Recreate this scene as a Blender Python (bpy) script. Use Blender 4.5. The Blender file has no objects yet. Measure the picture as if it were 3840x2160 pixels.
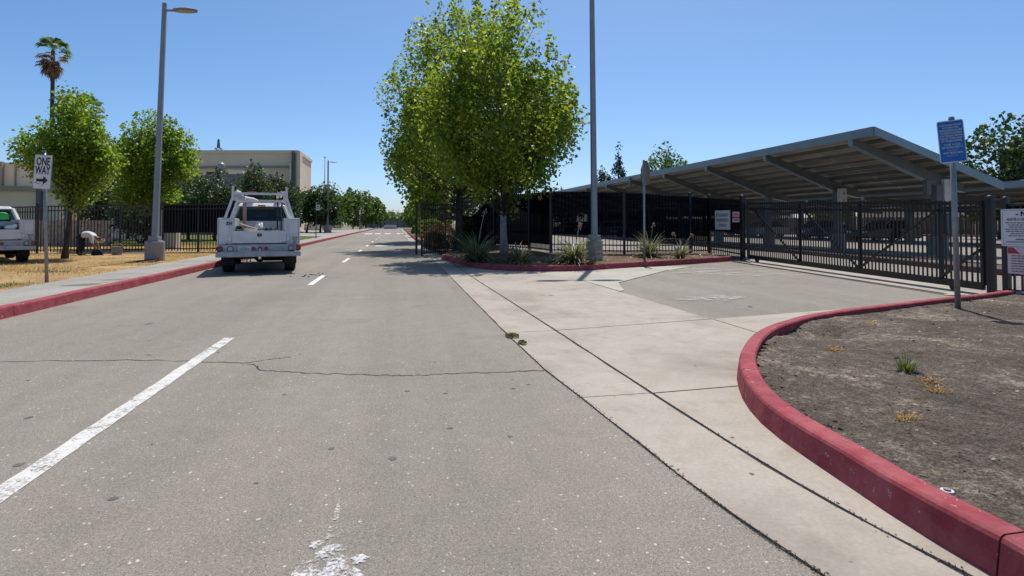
import bpy, bmesh, math, random
import numpy as np
from mathutils import Vector, Matrix, Quaternion

S = bpy.context.scene
COL = S.collection
R = math.radians
PI = math.pi

# ------------------------------------------------------------------ camera
YAW, PITCH = R(11.38), R(1.5)
cd = bpy.data.cameras.new('camera')
cd.sensor_width = 36.0
cd.lens = 20.0
cd.shift_y = -0.0776
cd.clip_start = 0.05
cd.clip_end = 5000
cam = bpy.data.objects.new('camera', cd)
COL.objects.link(cam)
cam.location = (0, 0, 1.24)
cam.rotation_euler = (PI / 2 + PITCH, 0, -YAW)
S.camera = cam

# ------------------------------------------------------------------ sky and sun
SUN_EL, SUN_AZ = R(63.0), math.atan2(0.39, 0.92)          # azimuth measured from +y towards +x
w = bpy.data.worlds.new('World')
S.world = w
w.use_nodes = True
wn = w.node_tree
bg = wn.nodes['Background']
sky = wn.nodes.new('ShaderNodeTexSky')
sky.sky_type = 'NISHITA'
sky.sun_disc = False
sky.sun_elevation = SUN_EL
sky.sun_rotation = SUN_AZ
sky.altitude = 100
sky.air_density = 0.72
sky.dust_density = 1.2
sky.ozone_density = 6.0
hs = wn.nodes.new('ShaderNodeHueSaturation')          # the same for the whole sky
hs.inputs['Saturation'].default_value = 1.12
hs.inputs['Hue'].default_value = 0.494
wn.links.new(sky.outputs[0], hs.inputs['Color'])
wn.links.new(hs.outputs[0], bg.inputs[0])
bg.inputs[1].default_value = 0.15
sd = bpy.data.lights.new('sun', 'SUN')
sd.energy = 4.9
sd.angle = R(0.53)
sd.color = (1.0, 0.95, 0.87)
sun = bpy.data.objects.new('sun', sd)
COL.objects.link(sun)
to_sun = Vector((math.sin(SUN_AZ) * math.cos(SUN_EL), math.cos(SUN_AZ) * math.cos(SUN_EL), math.sin(SUN_EL)))
sun.rotation_euler = to_sun.to_track_quat('Z', 'Y').to_euler()
sun.location = (0, 0, 60)
S.view_settings.view_transform = 'Standard'
S.view_settings.look = 'None'
S.view_settings.gamma = 1.0
S.view_settings.exposure = 0.0
S.view_settings.use_curve_mapping = False
S.render.engine = 'CYCLES'
S.cycles.max_bounces = 8
S.cycles.transparent_max_bounces = 16

# ------------------------------------------------------------------ materials
MATS = {}


def nodes(name):
    m = bpy.data.materials.new(name)
    m.use_nodes = True
    nt = m.node_tree
    b = nt.nodes['Principled BSDF']
    MATS[name] = m
    return m, nt, b, nt.nodes.new, nt.links.new


def setspec(b, v):
    b.inputs['Specular IOR Level'].default_value = v


def plain(name, col, rough=0.6, metal=0.0, var=0.12, scale=6.0, bump=0.0, spec=0.4, bscale=None):
    """principled with soft noise variation of the colour and optional relief"""
    m, nt, b, N, L = nodes(name)
    b.inputs['Roughness'].default_value = rough
    b.inputs['Metallic'].default_value = metal
    setspec(b, spec)
    tc = N('ShaderNodeTexCoord')
    nz = N('ShaderNodeTexNoise')
    nz.inputs['Scale'].default_value = scale
    nz.inputs['Detail'].default_value = 5
    L(tc.outputs['Object'], nz.inputs['Vector'])
    r = N('ShaderNodeValToRGB')
    r.color_ramp.elements[0].position = 0.3
    r.color_ramp.elements[1].position = 0.7
    r.color_ramp.elements[0].color = tuple(c * (1 - var) for c in col) + (1,)
    r.color_ramp.elements[1].color = tuple(min(1, c * (1 + var)) for c in col) + (1,)
    L(nz.outputs['Fac'], r.inputs['Fac'])
    L(r.outputs['Color'], b.inputs['Base Color'])
    if bump:
        n2 = N('ShaderNodeTexNoise')
        n2.inputs['Scale'].default_value = bscale or scale * 6
        n2.inputs['Detail'].default_value = 6
        L(tc.outputs['Object'], n2.inputs['Vector'])
        bp = N('ShaderNodeBump')
        bp.inputs['Strength'].default_value = bump
        bp.inputs['Distance'].default_value = 0.02
        L(n2.outputs['Fac'], bp.inputs['Height'])
        L(bp.outputs['Normal'], b.inputs['Normal'])
    return m


def ramp(N, stops):
    r = N('ShaderNodeValToRGB')
    e = r.color_ramp.elements
    while len(e) > 1:
        e.remove(e[0])
    e[0].position = stops[0][0]
    e[0].color = tuple(stops[0][1]) + (1,)
    for p, c in stops[1:]:
        k = e.new(p)
        k.color = tuple(c) + (1,)
    return r


def mixc(N, L, fac, a, b, mode='MIX'):
    m = N('ShaderNodeMix')
    m.data_type = 'RGBA'
    m.blend_type = mode
    if isinstance(fac, (int, float)):
        m.inputs[0].default_value = fac
    else:
        L(fac, m.inputs[0])
    for i, v in ((6, a), (7, b)):
        if isinstance(v, tuple):
            m.inputs[i].default_value = v + (1,)
        else:
            L(v, m.inputs[i])
    return m.outputs[2]


def noise(N, L, vec, scale, detail=4, rough=0.55, dist=0.0):
    n = N('ShaderNodeTexNoise')
    n.inputs['Scale'].default_value = scale
    n.inputs['Detail'].default_value = detail
    n.inputs['Roughness'].default_value = rough
    n.inputs['Distortion'].default_value = dist
    L(vec, n.inputs['Vector'])
    return n.outputs['Fac']


def make_asphalt():
    m, nt, b, N, L = nodes('asphalt')
    tc = N('ShaderNodeTexCoord')
    o = tc.outputs['Object']
    big = ramp(N, [(0.3, (0.210, 0.186, 0.157)), (0.52, (0.241, 0.214, 0.181)), (0.72, (0.268, 0.239, 0.204))])
    L(noise(N, L, o, 0.22, 6, 0.6), big.inputs[0])
    mid = ramp(N, [(0.35, (0.93, 0.93, 0.93)), (0.65, (1.06, 1.06, 1.06))])
    L(noise(N, L, o, 5.0, 8, 0.75), mid.inputs[0])
    c = mixc(N, L, 1.0, big.outputs[0], mid.outputs[0], 'MULTIPLY')
    fine = ramp(N, [(0.34, (0.55, 0.55, 0.54)), (0.5, (0.98, 0.98, 0.98)), (0.66, (1.45, 1.45, 1.42))])
    L(noise(N, L, o, 170.0, 3, 0.9), fine.inputs[0])
    c = mixc(N, L, 1.0, c, fine.outputs[0], 'MULTIPLY')
    grit = ramp(N, [(0.36, (0.80, 0.80, 0.79)), (0.5, (1, 1, 1)), (0.64, (1.20, 1.19, 1.17))])
    L(noise(N, L, o, 62.0, 3, 0.85), grit.inputs[0])
    c = mixc(N, L, 1.0, c, grit.outputs[0], 'MULTIPLY')
    # pale aggregate chips and dark pits
    for sc, th, colr, amount, seed in ((95.0, 0.05, (0.50, 0.47, 0.41), 0.88, 0.0), (120.0, 0.07, (0.10, 0.094, 0.085), 0.72, 7.3), (42.0, 0.045, (0.60, 0.57, 0.51), 0.955, 3.1)):
        mp = N('ShaderNodeMapping')
        mp.inputs['Location'].default_value = (seed, seed * 1.7, 0)
        L(o, mp.inputs[0])
        v = N('ShaderNodeTexVoronoi')
        v.inputs['Scale'].default_value = sc
        L(mp.outputs[0], v.inputs['Vector'])
        wn_ = N('ShaderNodeTexWhiteNoise')
        L(v.outputs['Position'], wn_.inputs['Vector'])
        pick = N('ShaderNodeMath'); pick.operation = 'GREATER_THAN'; pick.inputs[1].default_value = amount
        L(wn_.outputs['Value'], pick.inputs[0])
        # chip radius differs from chip to chip
        rad = N('ShaderNodeMath'); rad.operation = 'MULTIPLY'; rad.inputs[1].default_value = th * 6.0
        L(wn_.outputs['Value'], rad.inputs[0])
        near = N('ShaderNodeMath'); near.operation = 'LESS_THAN'
        L(v.outputs['Distance'], near.inputs[0])
        L(rad.outputs[0], near.inputs[1])
        k = N('ShaderNodeMath'); k.operation = 'MULTIPLY'
        L(pick.outputs[0], k.inputs[0]); L(near.outputs[0], k.inputs[1])
        k2 = N('ShaderNodeMath'); k2.operation = 'MULTIPLY'; k2.inputs[1].default_value = 0.7
        L(k.outputs[0], k2.inputs[0])
        c = mixc(N, L, k2.outputs[0], c, colr)
    # tyre-polished lanes: long streaks along the road
    mp2 = N('ShaderNodeMapping'); mp2.inputs['Scale'].default_value = (1.0, 0.05, 1.0)
    L(o, mp2.inputs[0])
    lane = ramp(N, [(0.35, (0.90, 0.90, 0.90)), (0.65, (1.06, 1.06, 1.06))])
    L(noise(N, L, mp2.outputs[0], 1.3, 4, 0.6), lane.inputs[0])
    c = mixc(N, L, 1.0, c, lane.outputs[0], 'MULTIPLY')
    # old oil stains
    st = ramp(N, [(0.62, (1, 1, 1)), (0.74, (0.82, 0.80, 0.78))])
    L(noise(N, L, o, 0.9, 3, 0.5), st.inputs[0])
    c = mixc(N, L, 1.0, c, st.outputs[0], 'MULTIPLY')
    L(c, b.inputs['Base Color'])
    b.inputs['Roughness'].default_value = 0.85
    setspec(b, 0.25)
    bp = N('ShaderNodeBump'); bp.inputs['Strength'].default_value = 0.35; bp.inputs['Distance'].default_value = 0.004
    L(noise(N, L, o, 190.0, 3, 0.9), bp.inputs['Height'])
    L(bp.outputs[0], b.inputs['Normal'])
    return m


def make_concrete(name, base, dark=0.8, speck=True):
    m, nt, b, N, L = nodes(name)
    tc = N('ShaderNodeTexCoord')
    o = tc.outputs['Object']
    a = ramp(N, [(0.3, tuple(c * dark for c in base)), (0.5, base), (0.7, tuple(c * 1.08 for c in base))])
    L(noise(N, L, o, 0.8, 6, 0.6, 0.4), a.inputs[0])
    f = ramp(N, [(0.3, (0.86, 0.86, 0.86)), (0.7, (1.08, 1.08, 1.08))])
    L(noise(N, L, o, 45.0, 6, 0.75), f.inputs[0])
    c = mixc(N, L, 1.0, a.outputs[0], f.outputs[0], 'MULTIPLY')
    g = ramp(N, [(0.55, (1, 1, 1)), (0.72, (0.84, 0.83, 0.80))])
    L(noise(N, L, o, 3.5, 5, 0.6), g.inputs[0])
    c = mixc(N, L, 1.0, c, g.outputs[0], 'MULTIPLY')
    sp_ = ramp(N, [(0.70, (1, 1, 1)), (0.78, (0.55, 0.52, 0.48))])
    L(noise(N, L, o, 26.0, 3, 0.5), sp_.inputs[0])
    c = mixc(N, L, 1.0, c, sp_.outputs[0], 'MULTIPLY')
    bigm = ramp(N, [(0.35, (0.90, 0.89, 0.87)), (0.65, (1.04, 1.04, 1.04))])
    L(noise(N, L, o, 1.9, 7, 0.7, 1.2), bigm.inputs[0])
    c = mixc(N, L, 1.0, c, bigm.outputs[0], 'MULTIPLY')
    L(c, b.inputs['Base Color'])
    b.inputs['Roughness'].default_value = 0.85
    setspec(b, 0.25)
    bp = N('ShaderNodeBump'); bp.inputs['Strength'].default_value = 0.25; bp.inputs['Distance'].default_value = 0.004
    L(noise(N, L, o, 60.0, 5, 0.7), bp.inputs['Height'])
    L(bp.outputs[0], b.inputs['Normal'])
    return m


def make_kerb_red():
    m, nt, b, N, L = nodes('kerb_red')
    tc = N('ShaderNodeTexCoord')
    o = tc.outputs['Object']
    a = ramp(N, [(0.3, (0.215, 0.032, 0.043)), (0.55, (0.290, 0.048, 0.061)), (0.75, (0.350, 0.076, 0.090))])
    L(noise(N, L, o, 2.5, 6, 0.65), a.inputs[0])
    dust_ = ramp(N, [(0.42, (0, 0, 0)), (0.75, (0.40, 0.40, 0.40))])
    L(noise(N, L, o, 7.0, 8, 0.75, 0.5), dust_.inputs[0])
    c0 = mixc(N, L, dust_.outputs[0], a.outputs[0], (0.42, 0.20, 0.19))
    sp = ramp(N, [(0.635, (0, 0, 0)), (0.66, (1, 1, 1))])
    L(noise(N, L, o, 17.0, 6, 0.75), sp.inputs[0])
    c = mixc(N, L, sp.outputs[0], c0, (0.42, 0.33, 0.30))
    d = ramp(N, [(0.66, (0, 0, 0)), (0.72, (1, 1, 1))])
    L(noise(N, L, o, 5.0, 6, 0.7), d.inputs[0])
    c = mixc(N, L, d.outputs[0], c, (0.22, 0.05, 0.055))
    L(c, b.inputs['Base Color'])
    b.inputs['Roughness'].default_value = 0.75
    setspec(b, 0.15)
    bp = N('ShaderNodeBump'); bp.inputs['Strength'].default_value = 0.5; bp.inputs['Distance'].default_value = 0.008
    L(noise(N, L, o, 28.0, 6, 0.6), bp.inputs['Height'])
    L(bp.outputs[0], b.inputs['Normal'])
    return m


def make_soil(name, c0, c1, c2, sc=1.0):
    m, nt, b, N, L = nodes(name)
    tc = N('ShaderNodeTexCoord')
    o = tc.outputs['Object']
    a = ramp(N, [(0.36, c0), (0.52, c1), (0.66, c2)])
    n1 = noise(N, L, o, 1.1 * sc, 8, 0.68, 0.6)
    n2 = noise(N, L, o, 14.0 * sc, 6, 0.75)
    ad = N('ShaderNodeMix'); ad.inputs[0].default_value = 0.5
    L(n1, ad.inputs[2]); L(n2, ad.inputs[3])
    L(ad.outputs[0], a.inputs[0])
    f = ramp(N, [(0.34, (0.32, 0.32, 0.32)), (0.5, (0.95, 0.95, 0.95)), (0.64, (2.0, 1.95, 1.85))])
    L(noise(N, L, o, 62.0 * sc, 4, 0.9), f.inputs[0])
    c = mixc(N, L, 1.0, a.outputs[0], f.outputs[0], 'MULTIPLY')
    L(c, b.inputs['Base Color'])
    b.inputs['Roughness'].default_value = 0.95
    setspec(b, 0.1)
    bp = N('ShaderNodeBump'); bp.inputs['Strength'].default_value = 0.9; bp.inputs['Distance'].default_value = 0.025
    L(noise(N, L, o, 34.0 * sc, 6, 0.8), bp.inputs['Height'])
    L(bp.outputs[0], b.inputs['Normal'])
    return m


def make_leaf(name, stops, trans=0.45, tint=(1.0, 1.0, 0.55)):
    m, nt, b, N, L = nodes(name)
    geo = N('ShaderNodeNewGeometry')
    tc = N('ShaderNodeTexCoord')
    nz = noise(N, L, tc.outputs['Object'], 1.3, 4, 0.65)
    ad = N('ShaderNodeMix'); ad.inputs[0].default_value = 0.62
    L(geo.outputs['Random Per Island'], ad.inputs[2]); L(nz, ad.inputs[3])
    r = ramp(N, stops)
    L(ad.outputs[0], r.inputs[0])
    L(r.outputs[0], b.inputs['Base Color'])
    b.inputs['Roughness'].default_value = 0.45
    setspec(b, 0.35)
    t = N('ShaderNodeBsdfTranslucent')
    mt = mixc(N, L, 1.0, r.outputs[0], tint, 'MULTIPLY')
    br = N('ShaderNodeBrightContrast'); br.inputs[1].default_value = 0.0
    L(mt, br.inputs[0])
    gm = N('ShaderNodeVectorMath'); gm.operation = 'SCALE'; gm.inputs[3].default_value = 2.45
    L(mt, gm.inputs[0])
    L(gm.outputs[0], t.inputs['Color'])
    mx = N('ShaderNodeMixShader'); mx.inputs[0].default_value = trans
    L(b.outputs[0], mx.inputs[1]); L(t.outputs[0], mx.inputs[2])
    L(mx.outputs[0], nt.nodes['Material Output'].inputs[0])
    return m


def make_mesh_fabric(name, col, clear):
    m, nt, b, N, L = nodes(name)
    b.inputs['Base Color'].default_value = col + (1,)
    b.inputs['Roughness'].default_value = 1.0
    setspec(b, 0.0)
    tr = N('ShaderNodeBsdfTransparent')
    mx = N('ShaderNodeMixShader')
    tc = N('ShaderNodeTexCoord')
    r = ramp(N, [(0.3, (clear * 0.75,) * 3), (0.7, (clear * 1.25,) * 3)])
    L(noise(N, L, tc.outputs['Object'], 1.5, 4), r.inputs[0])
    L(r.outputs[0], mx.inputs[0])
    L(b.outputs[0], mx.inputs[1]); L(tr.outputs[0], mx.inputs[2])
    L(mx.outputs[0], nt.nodes['Material Output'].inputs[0])
    return m


def make_glass(name, col, rough=0.04):
    m, nt, b, N, L = nodes(name)
    b.inputs['Base Color'].default_value = col + (1,)
    b.inputs['Roughness'].default_value = rough
    setspec(b, 0.6)
    tr = N('ShaderNodeBsdfTransparent')
    tr.inputs[0].default_value = (0.55, 0.7, 0.68, 1)
    mx = N('ShaderNodeMixShader'); mx.inputs[0].default_value = 0.35
    L(b.outputs[0], mx.inputs[1]); L(tr.outputs[0], mx.inputs[2])
    L(mx.outputs[0], nt.nodes['Material Output'].inputs[0])
    return m


def make_worn_paint(name, col, cover):
    """worn road paint: gaps where the paint has come off show what lies below"""
    m, nt, b, N, L = nodes(name)
    tc = N('ShaderNodeTexCoord')
    o = tc.outputs['Object']
    a = ramp(N, [(0.3, tuple(c * 0.82 for c in col)), (0.7, col)])
    L(noise(N, L, o, 12.0, 5), a.inputs[0])
    L(a.outputs[0], b.inputs['Base Color'])
    b.inputs['Roughness'].default_value = 0.7
    tr = N('ShaderNodeBsdfTransparent')
    k = ramp(N, [(cover - 0.05, (0, 0, 0)), (cover + 0.05, (1, 1, 1))])
    n1 = noise(N, L, o, 7.0, 8, 0.75)
    n2 = noise(N, L, o, 60.0, 4, 0.8)
    ad = N('ShaderNodeMix'); ad.inputs[0].default_value = 0.45
    L(n1, ad.inputs[2]); L(n2, ad.inputs[3])
    L(ad.outputs[0], k.inputs[0])
    mx = N('ShaderNodeMixShader')
    L(k.outputs[0], mx.inputs[0]); L(b.outputs[0], mx.inputs[1]); L(tr.outputs[0], mx.inputs[2])
    L(mx.outputs[0], nt.nodes['Material Output'].inputs[0])
    return m


make_asphalt()
make_concrete('concrete', (0.380, 0.336, 0.284), 0.74)
make_concrete('walk_concrete', (0.325, 0.303, 0.272))
make_concrete('pedestal', (0.330, 0.310, 0.275))
make_concrete('patch_concrete', (0.41, 0.385, 0.33))
make_kerb_red()
make_soil('dark_soil', (0.060, 0.049, 0.040), (0.130, 0.108, 0.088), (0.38, 0.32, 0.25))
make_soil('planter_soil', (0.085, 0.062, 0.045), (0.15, 0.11, 0.08), (0.25, 0.19, 0.135))
make_soil('dry_ground', (0.20, 0.135, 0.068), (0.37, 0.25, 0.125), (0.52, 0.385, 0.215), 0.8)
make_soil('far_ground', (0.14, 0.12, 0.09), (0.2, 0.17, 0.12), (0.28, 0.24, 0.17), 0.3)
make_soil('lawn', (0.055, 0.075, 0.020), (0.10, 0.115, 0.035), (0.22, 0.18, 0.08), 0.8)
make_leaf('leaf_gum', [(0.2, (0.045, 0.078, 0.012)), (0.45, (0.105, 0.160, 0.022)), (0.62, (0.185, 0.235, 0.032)), (0.80, (0.32, 0.30, 0.055))], 0.5)
make_leaf('leaf_maple', [(0.2, (0.045, 0.088, 0.012)), (0.5, (0.125, 0.195, 0.022)), (0.8, (0.26, 0.30, 0.040))], 0.5)
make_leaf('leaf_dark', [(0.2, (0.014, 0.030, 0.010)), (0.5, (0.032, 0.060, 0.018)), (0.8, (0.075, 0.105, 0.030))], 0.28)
make_leaf('leaf_mid', [(0.2, (0.026, 0.052, 0.013)), (0.5, (0.060, 0.105, 0.022)), (0.8, (0.125, 0.170, 0.040))], 0.38)
make_leaf('leaf_conifer', [(0.2, (0.012, 0.026, 0.016)), (0.6, (0.028, 0.052, 0.026)), (0.9, (0.05, 0.08, 0.036))], 0.15)
make_leaf('leaf_yucca', [(0.2, (0.075, 0.085, 0.040)), (0.5, (0.16, 0.17, 0.095)), (0.85, (0.33, 0.31, 0.20))], 0.2)
make_leaf('leaf_dead', [(0.2, (0.11, 0.065, 0.035)), (0.6, (0.20, 0.12, 0.065)), (0.9, (0.30, 0.20, 0.11))], 0.2)
make_leaf('straw', [(0.2, (0.24, 0.16, 0.07)), (0.5, (0.45, 0.31, 0.15)), (0.85, (0.60, 0.46, 0.26))], 0.25)
make_leaf('straw_orange', [(0.2, (0.22, 0.12, 0.045)), (0.5, (0.40, 0.23, 0.09)), (0.85, (0.55, 0.36, 0.17))], 0.2)
make_leaf('grass_green', [(0.2, (0.05, 0.075, 0.018)), (0.6, (0.12, 0.14, 0.04)), (0.9, (0.25, 0.22, 0.08))], 0.3)
plain('bark', (0.29, 0.26, 0.235), 0.9, 0, 0.3, 9, 0.8)
plain('bark_dark', (0.07, 0.055, 0.045), 0.9, 0, 0.3, 9, 0.6)
plain('black_steel', (0.012, 0.012, 0.014), 0.42, 0, 0.2, 3, 0, 0.5)
plain('dark_steel', (0.03, 0.03, 0.034), 0.5, 0, 0.2, 3)
plain('galv', (0.26, 0.27, 0.28), 0.45, 0.55, 0.18, 14)
plain('pole_grey', (0.235, 0.255, 0.285), 0.5, 0.1, 0.12, 3)
plain('lamp_glass', (0.42, 0.38, 0.31), 0.3, 0, 0.1, 20)
plain('steel_blue', (0.22, 0.29, 0.33), 0.45, 0.15, 0.1, 1.5)
plain('steel_grey', (0.135, 0.14, 0.145), 0.5, 0.1, 0.1, 1.5)
plain('panel_under', (0.37, 0.335, 0.285), 0.55, 0, 0.12, 0.7)
plain('panel_glass', (0.012, 0.016, 0.035), 0.12, 0, 0.1, 3, 0, 0.6)
plain('white_paint', (0.62, 0.62, 0.62), 0.3, 0, 0.10, 3.5, 0, 0.5)
plain('white_dull', (0.58, 0.575, 0.56), 0.55, 0, 0.1, 5)
plain('bumper_grey', (0.33, 0.34, 0.355), 0.4, 0.3, 0.2, 7)
plain('chrome', (0.6, 0.6, 0.6), 0.15, 1.0, 0.05, 9)
plain('rubber', (0.018, 0.018, 0.018), 0.8, 0, 0.2, 12, 0.3)
plain('under_black', (0.012, 0.012, 0.012), 0.8, 0, 0.2, 6)
plain('red_lens', (0.34, 0.015, 0.04), 0.2, 0, 0.1, 20, 0, 0.6)
plain('red_paint', (0.40, 0.03, 0.02), 0.4, 0, 0.1, 9)
plain('clear_lens', (0.42, 0.44, 0.46), 0.2, 0, 0.1, 20, 0, 0.6)
plain('wood_pale', (0.52, 0.40, 0.28), 0.7, 0, 0.15, 10)
plain('wood_red', (0.36, 0.20, 0.16), 0.75, 0, 0.15, 8)
plain('blue_strap', (0.02, 0.05, 0.22), 0.6, 0, 0.1, 8)
plain('tarp_green', (0.025, 0.05, 0.035), 0.7, 0, 0.3, 12, 0.5)
plain('vest_green', (0.10, 0.62, 0.14), 0.7, 0, 0.1, 5)
plain('sign_white', (0.66, 0.66, 0.70), 0.45, 0, 0.04, 4)
plain('sign_paper', (0.70, 0.70, 0.71), 0.5, 0, 0.04, 4)
plain('sign_pink', (0.66, 0.50, 0.54), 0.5, 0, 0.05, 4)
plain('sign_blue', (0.008, 0.135, 0.44), 0.4, 0, 0.08, 4)
plain('sign_ink', (0.014, 0.014, 0.016), 0.5, 0, 0.1, 9)
plain('ink_grey', (0.16, 0.15, 0.17), 0.5, 0, 0.1, 9)
plain('ink_pale', (0.42, 0.52, 0.62), 0.5, 0, 0.1, 9)
plain('ink_red', (0.36, 0.03, 0.08), 0.5, 0, 0.1, 9)
plain('sign_orange', (0.72, 0.26, 0.015), 0.45, 0, 0.06, 9)
plain('reflector', (0.62, 0.33, 0.03), 0.4, 0, 0.1, 9)
plain('sign_back', (0.30, 0.32, 0.31), 0.45, 0.35, 0.12, 6)
plain('stucco', (0.78, 0.63, 0.45), 0.9, 0, 0.06, 0.5, 0.2, 0.2, 12)
plain('stucco_trim', (0.36, 0.30, 0.235), 0.9, 0, 0.06, 0.5)
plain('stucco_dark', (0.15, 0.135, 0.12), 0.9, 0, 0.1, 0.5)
plain('stucco_grey', (0.25, 0.245, 0.24), 0.9, 0, 0.08, 0.5, 0.2, 0.2, 12)
plain('block_wall', (0.30, 0.25, 0.22), 0.9, 0, 0.2, 3, 0.3)
plain('white_wall', (0.58, 0.57, 0.55), 0.8, 0, 0.08, 1)
plain('pale_stone', (0.46, 0.39, 0.31), 0.85, 0, 0.12, 2)
plain('fence_wood', (0.10, 0.066, 0.050), 0.9, 0, 0.3, 2.5, 0.3)
plain('roof_tile', (0.24, 0.14, 0.10), 0.85, 0, 0.2, 3)
plain('window_dark', (0.02, 0.024, 0.03), 0.15, 0, 0.2, 2, 0, 0.6)
plain('joint', (0.055, 0.048, 0.04), 0.95, 0, 0.35, 8)
plain('crack', (0.05, 0.045, 0.04), 0.95, 0, 0.35, 8)
plain('kerb_shaded', (0.07, 0.034, 0.034), 0.7, 0, 0.25, 3, 0.3)  # red kerb with shade put into its colour; no canopy shadow reaches it
plain('tar', (0.115, 0.107, 0.10), 0.8, 0, 0.4, 60)
plain('paint_line', (0.66, 0.64, 0.61), 0.7, 0, 0.14, 7, 0.2)
make_worn_paint('paint_worn', (0.64, 0.62, 0.58), 0.56)
make_worn_paint('paint_faded', (0.58, 0.54, 0.48), 0.455)
make_worn_paint('paint_scuff', (0.66, 0.64, 0.63), 0.485)
make_worn_paint('olive_mark', (0.15, 0.14, 0.085), 0.62)  # flat olive marks on the walk, broken up by noise
make_mesh_fabric('screen_black', (0.006, 0.007, 0.010), 0.012)
make_mesh_fabric('screen_open', (0.007, 0.008, 0.011), 0.09)
make_glass('car_glass', (0.012, 0.02, 0.022))
plain('car_black', (0.012, 0.012, 0.014), 0.25, 0, 0.1, 3, 0, 0.6)
plain('car_silver', (0.30, 0.31, 0.32), 0.3, 0.5, 0.05, 3, 0, 0.6)
plain('car_white', (0.62, 0.62, 0.62), 0.3, 0, 0.05, 3, 0, 0.6)
plain('car_blue', (0.03, 0.05, 0.10), 0.3, 0.2, 0.05, 3, 0, 0.6)
plain('car_red', (0.16, 0.016, 0.018), 0.3, 0.1, 0.05, 3, 0, 0.6)
plain('shirt', (0.60, 0.61, 0.64), 0.85, 0, 0.08, 12, 0.3)
plain('trousers', (0.016, 0.018, 0.028), 0.9, 0, 0.2, 12, 0.3)
plain('skin', (0.26, 0.145, 0.095), 0.6, 0, 0.08, 20)
plain('straw_hat', (0.50, 0.41, 0.26), 0.85, 0, 0.15, 25)
plain('hose_grey', (0.22, 0.2, 0.2), 0.6, 0, 0.1, 12)
plain('flower_coral', (0.33, 0.17, 0.13), 0.7, 0, 0.15, 12)
plain('stalk', (0.33, 0.26, 0.19), 0.8, 0, 0.15, 12)


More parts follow.
